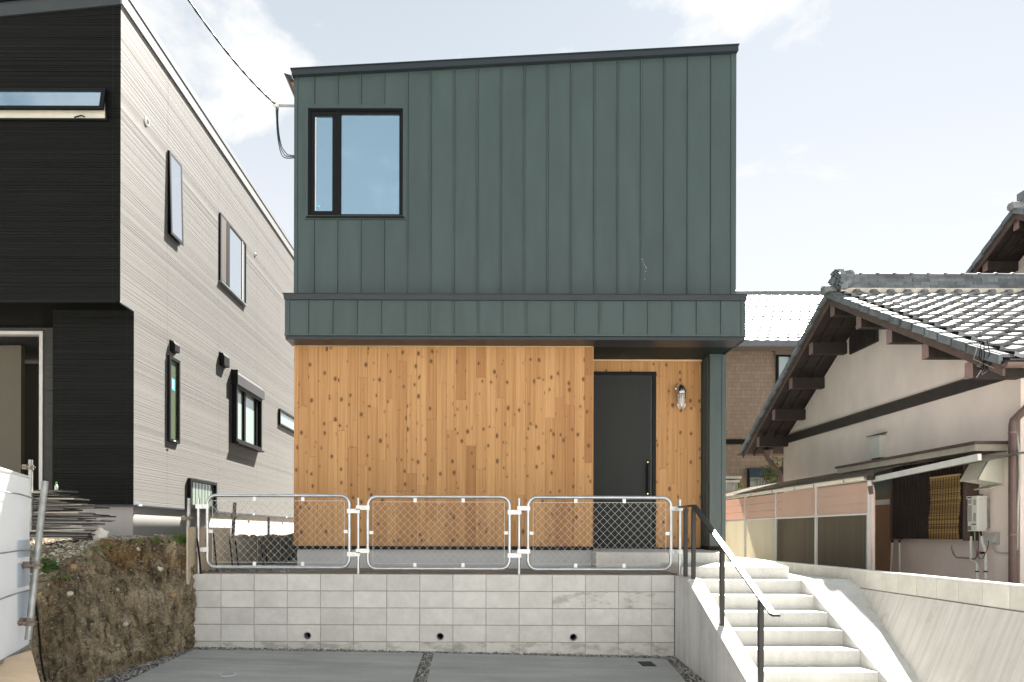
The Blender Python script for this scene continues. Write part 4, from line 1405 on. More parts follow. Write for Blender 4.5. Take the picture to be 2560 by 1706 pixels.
# roof edge: rake band over the front, eave band along the side
def rake(dz0, dz1, yf, x1):
    g = MB()
    xs_ = (XFAR, x1)
    p = []
    for z in (dz0, dz1):
        p += [(xs_[0], yf, ztopf(xs_[0]) + z), (xs_[1], yf, ztopf(xs_[1]) + z), (xs_[1], 20.6, ztopf(xs_[1]) + z), (xs_[0], 20.6, ztopf(xs_[0]) + z)]
    return g.hexa(p)
rake(.002, .20, YA0 - .02, XA + .001).build('rake_board', M('dark_fascia', (.028, .034, .036), .45), BH)
rake(.2005, .30, YA0 - .05, XA + .045).build('roof', mBLACK, BH)
mFASC = M('pale_fascia', (.20, .20, .20), .5, 0, .03, 3)
g = MB(); g.box(XA + .002, XA + .030, YA0 - .018, 20.6, ZTOP + .012, ZTOP + .20); g.build('fascia', mFASC, BH)
g = MB(); g.box(XA + .002, XA + .046, YA0 - .052, 20.6, ZTOP + .203, ZTOP + .31); g.build('eave_cap', M('grey_eave_metal', (.20, .215, .225), .4, 0, .04, 3), BH)
# lower storey front
xl0 = P(131, 1000, YA1).x
xj2, xj3 = P(148.5, 1000, YA1).x, P(316.5, 1000, YA1).x
for a, b in ((xl0, xj2 - .002), (xj2 + .002, xj3 - .002), (xj3 + .002, XA - .0005)):
    front_panel(a, b, YA1, ZS0, ZOV - .022, ZOV - .022)
# recessed entrance
YR = YA1 + .87
xo1 = P(108, 1000, YR).x; zo1 = P(60, 829, YR).z
mRECW = M('dark_recess_siding', (.035, .034, .030), .7, 0, .3, 5, stretch=(1, 1, 6))
g = MB(); g.box(xo1 + .001, xl0 - .001, YR, YR + .1, -.1, ZOV - .022); g.box(XFAR, xo1, YR, YR + .1, zo1 + .001, ZOV - .022); g.build('recess_wall', mRECW, BH)
for k in range(14):
    z = -.02 + .21 * k
    if z + .2 > ZOV - .03: break
    g = MB(); g.box(xo1 + .05, xl0 - .004, YR - .012, YR - .001, z + .004, z + .206); g.build('wall_tile', mRECW, BH)
fr = MB()
w_ = .055
fr.box(xo1 - w_, xo1, YR - .02, YR + .1, -.1, zo1); fr.box(XFAR, xo1 - w_, YR - .02, YR + .1, zo1 - w_, zo1)
dr = fr.build('door_opening', M('pale_door_frame', (.62, .60, .58), .5), BH)
mINT = M('interior_plaster', (.125, .113, .085), .8, 0, .06, 1)
xp = P(52.6, 1000, YR + .95).x
g = MB(); g.box(XFAR, xp, YR + .95, YR + 1.05, -.1, ZOV - .05); g.box(XFAR, xo1 + .4, YR + 2.25, YR + 2.35, -.1, ZOV - .05); g.box(XFAR, xo1 + .4, YR + .11, YR + 2.35, -.2, -.1); g.box(xo1 + .3, xo1 + .4, YR + .11, YR + 2.25, -.1, ZOV - .05)
g.build('interior', mINT, dr)
# long awning window, upper left
zf = lambda y: P(130, y, YA0).z
wxr = P(271, 260, YA0).x
t0, t1 = zf(225.7), zf(304)
mWF = M('window_black', (.004, .0045, .005), .5, spec=.2)
g = ring(MB(), XFAR + .5, wxr, t1, t0, .03, YA0 - .03, .05); wn = g.build('window', mWF, BH)
g = MB(); g.box(XFAR + .53, wxr - .03, YA0 - .01, YA0 - .004, t1 + .03, t0 - .03); g.build('inner_frame', M('cream_upvc', (.62, .60, .50), .5), wn)
th = .20
h_ = (zf(227) - zf(287))
sx0, sx1 = XFAR + .53, P(269.5, 250, YA0).x
def tilt(x, v, d):  # v from hinge downwards, d outwards
    return (x, YA0 - .032 - math.sin(th) * v - math.cos(th) * d, zf(228) - math.cos(th) * v + math.sin(th) * d)
def tbox(mb, x0, x1, v0, v1, d0, d1):
    mb.hexa([tilt(x0, v1, d1), tilt(x1, v1, d1), tilt(x1, v1, d0), tilt(x0, v1, d0), tilt(x0, v0, d1), tilt(x1, v0, d1), tilt(x1, v0, d0), tilt(x0, v0, d0)])
g = MB()
tbox(g, sx0, sx1, 0, .05, 0, .03); tbox(g, sx0, sx1, h_ - .05, h_, 0, .03); tbox(g, sx1 - .06, sx1, .05, h_ - .05, 0, .03)
sh = g.build('sash', mWF, wn)
g = MB(); tbox(g, sx0, sx1 - .06, .05, h_ - .05, .008, .016); g.build('pane', glass_mat('blue_glass', (.04, .10, .16), .42, (.75, .9, 1)), wn)
g = MB(); g.bar(P(186, 294, YA0 - .05), P(204, 289, YA0 - .09), .012, .014); g.bar(P(204, 289, YA0 - .09), P(212, 293, YA0 - .05), .012, .014); g.build('stay', mWF, wn)

# windows and fittings on the pale side wall; photo corners -> Y and Z on the wall
def syz(x, y): 
    p = PX(x, y, XA); return p.y, p.z
def sring(mb, y0, y1, z0, z1, w, x0, x1):
    mb.box(x0, x1, y0, y1, z1 - w, z1); mb.box(x0, x1, y0, y1, z0, z0 + w)
    mb.box(x0, x1, y0, y0 + w, z0 + w, z1 - w); mb.box(x0, x1, y1 - w, y1, z0 + w, z1 - w)
    return mb
def side_window(x0, x1, yt, yb, out=.045, w=.035, glass=None, name='window'):
    y0, z1 = syz(x0, yt); _, z0 = syz(x0, yb); y1, _ = syz(x1, 900)
    o = sring(MB(), y0, y1, z0, z1, w, XA - .01, XA + out).build(name, mWF, BH)
    g = MB(); g.box(XA + .006, XA + .012, y0 + w, y1 - w, z0 + w, z1 - w); g.build('pane', glass or mGLASS, o)
    return o, y0, y1, z0, z1
mGLS = glass_mat('sky_glass', (.05, .07, .08), .55, (.95, .97, 1))
# slit awning upstairs, swung open at the foot
w1, y0, y1, z0, z1 = side_window(419, 449, 376, 584, .014, .03, mDARK)
g = MB()
def st_(y, v, d): return (XA + .015 + math.sin(.022) * v + d, y, z1 - math.cos(.022) * v)
def sb(mb, ya, yb, v0, v1, d0, d1):
    mb.hexa([st_(ya, v1, d0), st_(yb, v1, d0), st_(yb, v1, d1), st_(ya, v1, d1), st_(ya, v0, d0), st_(yb, v0, d0), st_(yb, v0, d1), st_(ya, v0, d1)])
hh_ = z1 - z0 + .01
sb(g, y0, y1, 0, .05, 0, .02); sb(g, y0, y1, hh_ - .05, hh_, 0, .02); sb(g, y0, y0 + .05, .05, hh_ - .05, 0, .02); sb(g, y1 - .05, y1, .05, hh_ - .05, 0, .02)
g.build('sash', mWF, w1)
g = MB(); sb(g, y0 + .05, y1 - .05, .05, hh_ - .05, .012, .018); g.build('pane', mGLS, w1)
# sliding window upstairs
w2, y0, y1, z0, z1 = side_window(548, 612, 531.5, 702, .028, .035, mGLS)
mRev = M('warm_reveal', (.045, .03, .02), .6)
ya, yb = syz(563, 600)[0], syz(570.5, 600)[0]
g = MB(); g.box(XA + .013, XA + .03, y0 + .04, ya, z0 + .04, z1 - .04); g.build('curtain', mRev, w2)
g = MB(); g.box(XA + .013, XA + .036, ya, yb, z0 + .035, z1 - .035); g.build('meeting_stile', mWF, w2)
yc_ = syz(603, 600)[0]
g = MB(); g.box(XA + .013, XA + .026, yc_, yc_ + .03, z0 + .035, z1 - .035); g.build('stile', M('cream_stile', (.5, .46, .38), .6), w2)
g = MB(); g.box(XA - .005, XA + .06, y0 - .01, y1 + .01, z0 - .025, z0 - .002); g.build('sill', mGALV, w2)
# slit window downstairs, with its sticker
w3, y0, y1, z0, z1 = side_window(418, 444.5, 888, 1103, .045, .05, glass_mat('green_dim_glass', (.10, .13, .07), .14))
ys0, zs1 = syz(427, 945); _, zs0 = syz(427, 975)
g = MB(); g.box(XA + .013, XA + .015, ys0, syz(435.5, 945)[0], zs0, zs1); sk_ = g.build('sticker', M('teal_sticker', (.10, .32, .42), .5), w3)
g = MB(); 
for dz in (.2, .45, .7):
    g.box(XA + .0155, XA + .0165, ys0 + .02, ys0 + .075, zs0 + (zs1 - zs0) * dz, zs0 + (zs1 - zs0) * (dz + .12))
g.build('sticker_print', mWHITE, sk_)
g = MB(); g.box(XA + .062, XA + .07, y0 + .1, y0 + .17, z0 + .012, z0 + .03); g.build('latch', mWHITE, w3)
# shutter window downstairs
w4, y0, y1, z0, z1 = side_window(580, 645, 960, 1104, .10, .07, mGLASSF)
g = MB(); g.prism([(XA, y0 - .05, z1 + .30), (XA + .075, y0 - .05, z1 + .28), (XA + .14, y0 - .05, z1 + .19), (XA + .14, y0 - .05, z1 - .01), (XA, y0 - .05, z1 - .01)], (0, y1 - y0 + .1, 0))
g.build('shutter_box', M('shutter_bronze', (.07, .066, .062), .3, .3), w4)
g = MB(); g.box(XA, XA + .142, y0 - .056, y0 - .051, z1 - .012, z1 + .285); g.build('shutter_end', mBLACK, w4)
ym = y0 + (y1 - y0) * .37
g = MB(); g.box(XA + .013, XA + .05, ym, ym + .09, z0 + .07, z1 - .07); g.build('meeting_stile', mWF, w4)
g = MB(); g.box(XA + .013, XA + .05, y1 - .24, y1 - .19, z0 + .07, z1 - .07); g.build('stile', mWF, w4)
g = MB(); g.box(XA, XA + .15, y0 - .02, y1 + .02, z0 - .035, z0 - .002); g.build('sill', mWF, w4)
# small far window and the low kitchen window
side_window(696, 745, 1022, 1062, .05, .045, mGLASSF)
w6, y0, y1, z0, z1 = side_window(468.5, 536, 1195.5, 1268.5, .06, .05, glass_mat('mesh_glass', (.20, .27, .20), .10))
for k in range(1, 8):
    yy = y0 + .05 + (y1 - y0 - .1) * k / 8
    g = MB(); g.box(XA + .013, XA + .018, yy - .006, yy + .006, z0 + .05, z1 - .05); g.build('glazing_bar', M('green_grey_bar', (.22, .27, .22), .6), w6)
g = MB(); g.box(XA + .0, XA + .075, y0 - .01, y1 + .01, z0 - .06, z0 - .004); g.build('sill', mWF, w6)
# vent hoods
def hood(x0, x1, yt, yb, d, lab):
    y0, z1 = syz(x0, yt); y1, _ = syz(x1, yt); _, z0 = syz(x0, yb)
    t = thing('vent_hood', lab, 'vent hood', (XA, (y0 + y1) / 2, z0), 'black vent hoods on the pale siding')
    g = MB(); g.prism([(XA, y0, z1), (XA + d * .7, y0, z1 - .01), (XA + d, y0, z1 - .06), (XA + d, y0, z0), (XA, y0, z0)], (0, y1 - y0, 0)); g.build('cover', mBLACK, t, bevel=.006)
    g = MB(); g.box(XA + .001, XA + .012, y0 - .012, y1 + .012, z0 - .012, z1 + .012); g.build('flange', mBLACK, t)
hood(425, 437.5, 851, 877, .085, 'small black vent hood directly above the stickered slit window')
hood(548.5, 562, 881, 912, .10, 'larger black vent hood between the slit window and the shutter window')
def round_vent(x, y, r, lab):
    p = PX(x, y, XA)
    t = thing('round_vent', lab, 'vent', p, 'round white vents on the pale siding')
    g = MB(); g.tube([(XA - .005, p.y, p.z), (XA + .014, p.y, p.z), (XA + .022, p.y, p.z)], [r, r, r * .85], 20); shade_auto(g.build('cap', mWHITE, t))
    g = MB(); g.tube([(XA + .0225, p.y, p.z), (XA + .025, p.y, p.z)], r * .66, 16); g.build('grille', mBLACK, t)
round_vent(366, 305, .062, 'round white vent cap high on the pale siding near the front corner')
round_vent(638, 638, .045, 'small round white vent cap right of the upstairs sliding window')
# blue clips left on the base flashing
for x, y in ((345, 1262), (630, 1284), (713, 1292)):
    p = PX(x, y, XA)
    g = MB(); g.box(XA + .013, XA + .04, p.y - .05, p.y + .05, ZS0 - .02, ZS0 + .012); g.build('plastic_clip', M('pale_blue_plastic', (.55, .70, .80), .4), BH)
# ------------------------------------------------------------ tiled house on the right
GK = 0.85
XG, XE, XV = 7.70, 6.97, 6.90        # gable wall, purlin ends, verge
TH = thing('tiled_house', 'old rendered house with grey tiled gable roof and dark timber eaves on the right', 'house', (9, 13, -.8))
mREND = M('pinkish_render', (.74, .64, .585), .93, 0, .13, 1.1, fine=.06, fs=160, bmp=.5, bs_=130, bd=.004, stretch=(1, 1, .6))
mTIMB = M('brown_timber', (.090, .058, .048), .7, 0, .25, 5, fine=.15, fs=40, stretch=(1, 1, 1))
mTIMD = M('dark_timber', (.030, .022, .018), .8, 0, .3, 5, fine=.2, fs=40)
mTIMP = M('pinkish_end_grain', (.25, .165, .15), .75, 0, .12, 9)
mTILE = M('smoked_tile', (.18, .185, .19), .47, 0, .30, 4, fine=.14, fs=50, rnd=.32, spec=.5, rrough=.10)
mTILED = M('dark_tile', (.13, .145, .155), .38, 0, .3, 6, fine=.12, fs=50, rnd=.3, rrough=.08)
mPLAST = M('roof_plaster', (.60, .56, .48), .9, 0, .25, 9)
YRG = 13.55
def zv(Y): return 4.65 - .542 * (13.31 - Y) if Y <= YRG else 4.65 + .13 - .585 * (Y - YRG)
YN_, YF_ = 9.73, 17.33
# gable wall
dz = .26
poly = [(XG, YN_, -.85), (XG, YF_, -.85), (XG, YF_, zv(YF_) - dz), (XG, YRG, zv(YRG) - dz), (XG, YN_, zv(YN_) - dz)]
g = MB(); g.prism(poly, (9, 0, 0)); g.build('wall', mREND, TH)
# band beam across the gable
def gx(x, y): return PX(x, y, XG)
ba = gx(2380, 962); bb = gx(2380, 989.5)
g = MB(); g.box(XG - .03, XG - .001, YN_ + .02, YF_ - .02, bb.z, ba.z); g.build('band_beam', mTIMD, TH)
g = MB(); g.box(XG - .045, XG - .001, YN_ + .02, YF_ - .02, ba.z + .001, ba.z + .02); g.build('band_moulding', mTIMB, TH)
# purlins
def purl(x, y):   # photo px of the purlin end, upper left corner
    return PX(x, y, XE)
pts = [(2076, 764), (2141, 792.5), (2216, 827.6), (2305, 862.7), (2412, 909), (2022.8, 860.7), (1972.8, 948), (1930.5, 1027), (1891.8, 1094.5)]
for x, y in pts:
    p = purl(x, y)
    g = MB(); g.box(XE + .006, XG + .02, p.y - .15, p.y, p.z - .235, p.z); o = g.build('purlin', mTIMD, TH)
    g = MB(); g.box(XE - .002, XE + .006, p.y - .152, p.y + .002, p.z - .237, p.z + .002); g.build('end_cap', mTIMP, o)
# eave soffit, rake boards
def slope_poly(Ya, Yb, d): return [(Ya, zv(Ya) + d), (Yb, zv(Yb) + d)]
YEN, YEF = 9.02, 17.95
for Ya, Yb in ((YEN, YRG), (YRG, YEF)):
    za, zb = zv(min(Ya, YRG - .001) if Yb == YRG else YRG + .001), 0
    f_ = (lambda Y: 4.65 - .542 * (13.31 - Y)) if Yb == YRG else (lambda Y: 4.78 - .585 * (Y - YRG))
    # sheathing boards run along X, each board its own part
    n = 26
    for k in range(n):
        a, b = Ya + (Yb - Ya) * k / n, Ya + (Yb - Ya) * (k + 1) / n - .006
        g = MB(); g.prism([(XV + .05, a, f_(a) - .115), (XV + .05, b, f_(b) - .115), (XV + .05, b, f_(b) - .10), (XV + .05, a, f_(a) - .10)], (.9 if k > 2 or Yb == YRG else .9, 0, 0)); g.build('sheathing_board', mTIMD, TH)
    g = MB(); g.prism([(XV + .03, Ya, f_(Ya) - .098), (XV + .03, Yb, f_(Yb) - .098), (XV + .03, Yb, f_(Yb) - .03), (XV + .03, Ya, f_(Ya) - .03)], (14, 0, 0)); g.build('roof_deck', mTIMD, TH)
    for xo in (.28, .55):
        g = MB(); g.prism([(XV + xo, Ya, f_(Ya) - .175), (XV + xo, Yb, f_(Yb) - .175), (XV + xo, Yb, f_(Yb) - .116), (XV + xo, Ya, f_(Ya) - .116)], (.05, 0, 0)); g.build('rafter', mTIMD, TH)
    g = MB(); g.prism([(XV, Ya, f_(Ya) - .235), (XV, Yb, f_(Yb) - .235), (XV, Yb, f_(Yb) - .05), (XV, Ya, f_(Ya) - .05)], (.035, 0, 0)); g.build('rake_board', mTIMB, TH)
    g = MB(); g.prism([(XV - .02, Ya, f_(Ya) - .09), (XV - .02, Yb, f_(Yb) - .09), (XV - .02, Yb, f_(Yb) - .045), (XV - .02, Ya, f_(Ya) - .045)], (.04, 0, 0)); g.build('rake_trim', mTIMB, TH)
    # verge tiles
    m_ = 15
    for k in range(m_):
        a, b = Ya + (Yb - Ya) * k / m_, Ya + (Yb - Ya) * (k + 1.06) / m_
        hi = .012 if Yb == YRG else -.012
        za_, zb_ = (.0, .018) if Yb == YRG else (.018, 0)
        za_, zb_ = (.022, .0) if Yb == YRG else (.0, .022)
        g = MB(); g.prism([(XV - .05, a, f_(a) - .105 + za_), (XV - .05, b, f_(b) - .105 + zb_), (XV - .05, b, f_(b) + .02 + zb_), (XV - .05, a, f_(a) + .02 + za_)], (.05, 0, 0))
        g.prism([(XV + .001, a, f_(a) - .012 + za_), (XV + .001, b, f_(b) - .012 + zb_), (XV + .001, b, f_(b) + .03 + zb_), (XV + .001, a, f_(a) + .03 + za_)], (.16, 0, 0))
        g.build('verge_tile', mTILED if Yb != YRG else M_VT, TH, bevel=.006) if False else g.build('verge_tile', mTILED, TH)
# roof tiles of the near slope
TW, TLn = .318, .300
sl_ = math.atan(.542)
def tile_mesh(w, l, th, mat, flip=False):
    n = 9
    g = MB()
    prof_ = []
    for k in range(n + 1):
        t = k / n
        x = t * w * 1.10
        # shallow pan with a round roll at one side
        z = .017 * math.cos(2 * math.pi * t) + .004 * math.cos(4 * math.pi * t)
        prof_.append((x, z))
    L = l * 1.16
    for y, dz_ in ((0, .058), (.012, .064), (L, 0)):
        for x, z in prof_: g.v.append((x, y, z + dz_))
    for x, z in prof_: g.v.append((x, 0, z + .058 - th))
    m1 = n + 1
    for i in range(n):
        g.f.append((i, i + 1, m1 + i + 1, m1 + i)); g.f.append((m1 + i, m1 + i + 1, 2 * m1 + i + 1, 2 * m1 + i)); g.f.append((3 * m1 + i, 3 * m1 + i + 1, i + 1, i))
    me = g.mesh('roof_tile', mat, fix=False)
    for p in me.polygons: p.use_smooth = (p.index % 3 != 2)
    return me
tm = tile_mesh(TW, TLn, .046, mTILE)
row = 0
Yr = YEN - .02
cosS = math.cos(sl_)
ntile = 0
while Yr < YRG - .22:
    xmax = .797 * Yr + 1.5
    x = XV + .12 + (TW / 2 if False else 0)
    while x < xmax and ntile < 296:
        o = piece('roof_tile', tm, TH, (x + rng.uniform(-.006, .006), Yr + rng.uniform(-.006, .006), zv(Yr) + .002 + rng.uniform(-.002, .004)), (sl_ + rng.uniform(-.012, .012), rng.uniform(-.012, .012), rng.uniform(-.008, .008)))
        ntile += 1
        x += TW
    Yr += TLn * cosS
g = MB(); g.prism([(XV + .1, YEN, zv(YEN) - .026), (XV + .1, YRG, zv(YRG) - .026), (XV + .1, YRG, zv(YRG) - .01), (XV + .1, YEN, zv(YEN) - .01)], (13.8, 0, 0)); g.build('roof_underlay', mTILED, TH)
# ridge: plaster band, stacked courses, round caps
zr_ = zv(YRG)
g = MB(); g.box(XV + .16, 20, YRG - .17, YRG + .17, zr_ - .08, zr_ + .035); g.build('plaster_band', mPLAST, TH)
zc = zr_ + .036
rt = {}
for c_ in range(4):
    wd = .165 - .012 * c_
    x = XV + .22 + (c_ % 2) * .17
    while x < 12.2:
        lx = .34
        g = None
        key = c_
        if key not in rt:
            mb = MB(); mb.box(0, lx - .006, -wd, wd, 0, .062); rt[key] = mb.mesh('ridge_tile', mTILED)
        piece('ridge_tile', rt[key], TH, (x, YRG + rng.uniform(-.004, .004), zc))
        x += lx
    zc += .067
mb = MB(); mb.tube([(0, 0, 0), (.04, 0, 0), (.05, 0, 0), (.345, 0, 0)], [.098, .098, .085, .080], 14)
rc = mb.mesh('ridge_cap', mTILE)
for p_ in rc.polygons: p_.use_smooth = True
x = XV + .26
while x < 12.2:
    piece('ridge_cap', rc, TH, (x, YRG, zc + .0)); x += .335
x = XV + .45
mb = MB(); mb.tube([(0, 0, 0), (0, .10, .03)], [.06, .06], 10); re_ = mb.mesh('ridge_end_roll', mTILED)
while x < 12.2:
    piece('ridge_end_roll', re_, TH, (x, YRG - .255, zr_ - .075)); x += .33
# ornament tile at the gable end
g = MB()
ox = XV + .13
g.prism([(ox, YRG - .24, zr_ + .0), (ox, YRG + .24, zr_ + .0), (ox, YRG + .27, zr_ + .12), (ox, YRG + .20, zr_ + .30), (ox, YRG + .10, zr_ + .43), (ox, YRG, zr_ + .46), (ox, YRG - .10, zr_ + .43), (ox, YRG - .20, zr_ + .30), (ox, YRG - .27, zr_ + .12)], (.13, 0, 0))
for s_ in (-1, 1):
    for cy, cz, r0 in ((.19, .09, .10), (.12, .25, .085), (.05, .38, .06)):
        sp = [(ox - .01 + .02 * math.sin(k), YRG + s_ * (cy + r0 * (1 - k / 16) * math.cos(k * .62)), zr_ + cz + r0 * (1 - k / 16) * math.sin(k * .62)) for k in range(15)]
        g.tube(sp, [.034 * (1 - k / 22) for k in range(15)], 7)
g.tube([(ox - .05, YRG, zr_ + .22), (ox + .02, YRG, zr_ + .22)], [.085, .085], 14)
g.sphere((ox + .22, YRG - .02, zr_ + .30), .15, 12, 8, (1.0, 1.2, 1.0)); g.sphere((ox + .16, YRG - .16, zr_ + .14), .12, 10, 8)
g.build('ridge_ornament', M('glazed_dark_tile', (.14, .155, .165), .28, 0, .3, 6), TH, smooth=False)
g = MB(); g.tube([(XV - .12, YRG, zr_ + .05), (XV - .10, YRG, zr_ + .05), (XV + .2, YRG, zr_ + .05)], [.075, .09, .09], 16); shade_auto(g.build('verge_roll', mTILE, TH))
# gable louver
lp_ = [gx(2129, 842), gx(2144, 820), gx(2197, 818), gx(2197, 853), gx(2129, 885)]
g = MB(); g.prism([(XG - .02, p.y, p.z) for p in lp_], (.03, 0, 0)); lv = g.build('gable_louver', mDARK, TH)
y_hi, y_lo = lp_[0].y, lp_[2].y
for k in range(14):
    t = (k + .5) / 14
    y = y_hi + (y_lo - y_hi) * t
    zt_k = lp_[0].z + (lp_[1].z - lp_[0].z) * min(1, t / .22) if t < .22 else lp_[1].z + (lp_[2].z - lp_[1].z) * (t - .22) / .78
    zb_k = lp_[4].z + (lp_[3].z - lp_[4].z) * t
    g = MB(); g.box(XG - .04, XG - .021, y - .013, y + .013, zb_k + .005, zt_k - .005); g.build('louver_slat', mTIMD, lv)
g = MB()
for i in range(5):
    a, b = lp_[i], lp_[(i + 1) % 5]
    g.bar((XG - .03, a.y, a.z), (XG - .03, b.y, b.z), .03, .03, (1, 0, 0))
g.build('louver_frame', mTIMD, lv)
# gutters and downpipes
mGUT = M('brown_gutter', (.13, .082, .070), .5, 0, .15, 6)
g = MB()
def half_gutter(mb, x0, x1, yc, zc_, r):
    pr = [(yc + r * math.cos(math.pi + k * math.pi / 8), zc_ + r * math.sin(math.pi + k * math.pi / 8)) for k in range(9)] + [(yc + (r - .008) * math.cos(2 * math.pi - k * math.pi / 8), zc_ + (r - .008) * math.sin(2 * math.pi - k * math.pi / 8)) for k in range(9)]
    mb.prism([(x0, y, z) for y, z in pr], (x1 - x0, 0, 0))
half_gutter(g, XV - .02, 20, YEN - .05, zv(YEN) - .08, .065); g.prism([(XV - .02, YEN - .05 + .064 * math.cos(math.pi + k * math.pi / 8), zv(YEN) - .08 + .064 * math.sin(math.pi + k * math.pi / 8)) for k in range(9)], (.006, 0, 0))
g.build('eave_gutter', mGUT, TH)
g = MB(); half_gutter(g, XV - .1, 20, YEF + .05, zv(YEF) - .10, .07); g.build('eave_gutter', mGUT, TH)
# far downpipe with elbow
dps = [gx(1916, 1137), gx(1916, 1146), gx(1950, 1177), gx(1952, 1190), gx(1952, 1225)]
dd = [PX(x, y, XG - .35 + .07 * i) for i, (x, y) in enumerate(((1921, 1133), (1921, 1147), (1948, 1176), (1952, 1188), (1952, 1260)))]
dd = [P(x, y, YF_ + .35) for x, y in ((1919, 1128), (1919, 1147), (1946, 1178), (1951, 1190), (1951, 1300))]
g = MB(); g.tube(dd, .055, 10); shade_auto(g.build('downpipe', mGUT, TH))
g = MB(); g.tube([P(1919, 1126, YF_ + .35), P(1919, 1146, YF_ + .35)], [.13, .06], 10); g.build('rain_head', mGUT, TH)
# near downpipe at the corner
pp = [PX(2575, 1012, XG - .02), PX(2534, 1052, XG - .09), PX(2532, 1062, XG - .09), PX(2532, 1470, XG - .09)]
g = MB(); g.tube(pp, .052, 12); o = shade_auto(g.build('downpipe', mGUT, TH))
for y in (1082, 1337):
    p = PX(2532, y, XG - .09)
    g = MB(); g.tube([(p.x, p.y, p.z - .012), (p.x, p.y, p.z + .012)], .058, 12); g.build('pipe_clamp', mTIMP, o)
# window hood over the lattice
xh_ = 7.2
a, b = PX(2437.6, 1107, xh_), PX(2093, 1168, xh_)
g = MB(); g.box(xh_ - .03, XG + .01, a.y - .03, b.y + .03, a.z - .02, a.z + .02); wh = g.build('window_hood', mTIMB, TH)
g = MB(); g.box(xh_, XG, a.y, b.y, a.z - .12, a.z - .022); g.build('hood_fascia', M('cream_render', (.47, .42, .35), .9, 0, .15, 6), wh)
# second storey gable further right
X2G, X2E, X2V = 12.55, 11.82, 11.75
Y2 = 15.02; Z2 = PX(2543, 530, X2V).z + .1
def z2(Y): return Z2 - .609 * abs(Y - Y2)
g = MB(); g.prism([(X2G, Y2 - 4, 3.5), (X2G, Y2 + 3.6, 3.5), (X2G, Y2 + 3.6, z2(Y2 + 3.6) - .26), (X2G, Y2, Z2 - .26), (X2G, Y2 - 4, z2(Y2 - 4) - .26)], (8, 0, 0)); g.build('upper_wall', mREND, TH)
for s_ in (-1, 1):
    Ye = Y2 + s_ * 4.3
    for nm, x0, dx, d0, d1, mt in (('upper_rake_board', X2V, .035, -.235, -.05, mTIMB), ('upper_soffit', X2V + .05, .9, -.115, -.1, mTIMD), ('upper_rafter', X2V + .28, .05, -.175, -.116, mTIMD), ('upper_rafter', X2V + .55, .05, -.175, -.116, mTIMD), ('upper_roof', X2V + .02, 9, -.095, -.02, mTILED)):
        g = MB(); g.prism([(x0, Y2, z2(Y2) + d0), (x0, Ye, z2(Ye) + d0), (x0, Ye, z2(Ye) + d1), (x0, Y2, z2(Y2) + d1)], (dx, 0, 0)); g.build(nm, mt, TH)
    for k in range(14):
        a, b = Y2 + s_ * 4.3 * k / 14, Y2 + s_ * 4.3 * (k + 1.05) / 14
        g = MB(); g.prism([(X2V - .05, a, z2(a) - .105), (X2V - .05, b, z2(b) - .083), (X2V - .05, b, z2(b) + .042), (X2V - .05, a, z2(a) + .02)], (.2, 0, 0)); g.build('verge_tile', mTILED, TH)
    for k in range(0 if s_ == 1 else 1, 5):
        y = Y2 + s_ * (.93 * k) + .05
        z = z2(y) - .19
        g = MB(); g.box(X2E + .006, X2G + .02, y - .075, y + .075, z - .22, z); o = g.build('purlin', mTIMD, TH)
        g = MB(); g.box(X2E - .002, X2E + .006, y - .077, y + .077, z - .222, z + .002); g.build('end_cap', mTIMP, o)
g = MB(); g.tube([(X2V - .12, Y2, Z2 + .05), (X2V - .10, Y2, Z2 + .05), (14.5, Y2, Z2 + .05)], [.075, .10, .10], 14); shade_auto(g.build('upper_verge_roll', mTILE, TH))
g = MB(); g.box(X2V + .15, 20, Y2 - .14, Y2 + .14, Z2 + .02, Z2 + .38); g.build('upper_ridge', mTILED, TH)

# door, lattice window on the gable wall
yd0, yd1 = gx(2229.6, 1300).y, gx(2187.5, 1300).y
zd = gx(2208, 1263).z; zt2_ = gx(2208, 1250).z
g = MB(); g.box(XG - .035, XG - .001, yd0, yd1, -.85, zd); dr = g.build('side_door', M('tan_door', (.30, .16, .085), .55, 0, .12, 3, stretch=(1, 1, .3)), TH)
g = MB(); g.box(XG - .05, XG - .001, yd0, yd1, zd + .002, zt2_); g.build('transom_rail', mWHITE, dr)
g = MB(); g.box(XG - .03, XG - .001, yd0, yd1, zt2_ + .002, zt2_ + .65); g.build('transom_pane', glass_mat('dark_green_glass', (.03, .045, .025), .10), dr)
kp = PX(2187, 1412, XG - .1)
g = MB(); g.sphere((XG - .07, yd1 - .07, -.34), .035, 10, 8); g.tube([(XG - .035, yd1 - .07, -.34), (XG - .07, yd1 - .07, -.34)], .014, 8); g.build('knob', mBLACK, dr, smooth=True)
yl0, yl1 = PX(2410, 1300, 7.5).y, PX(2230, 1300, 7.5).y
zl0, zl1 = PX(2400, 1349, 7.5).z, PX(2340, 1170, 7.5).z + .12
g = MB(); g.box(7.62, 7.699, yl0, yl1, zl0, zl1); lw = g.build('lattice_window', mDARK, TH)
n = 24
for k in range(n + 1):
    y = yl0 + .03 + (yl1 - yl0 - .06) * k / n
    g = MB(); g.box(7.5, 7.53, y - .016, y + .016, zl0 + .01, zl1 - .01); g.build('lattice_slat', mTIMD, lw)
for z in (zl0 + .02, zl0 + .22, zl1 - .25, zl1 - .02):
    g = MB(); g.box(7.531, 7.56, yl0, yl1, z - .02, z + .02); g.build('lattice_rail', mTIMD, lw)
for y in (yl0 - .02, yl1 + .02):
    g = MB(); g.box(7.49, 7.7, y - .025, y + .025, zl0 - .02, zl1 + .02); g.build('lattice_frame', mTIMB, lw)
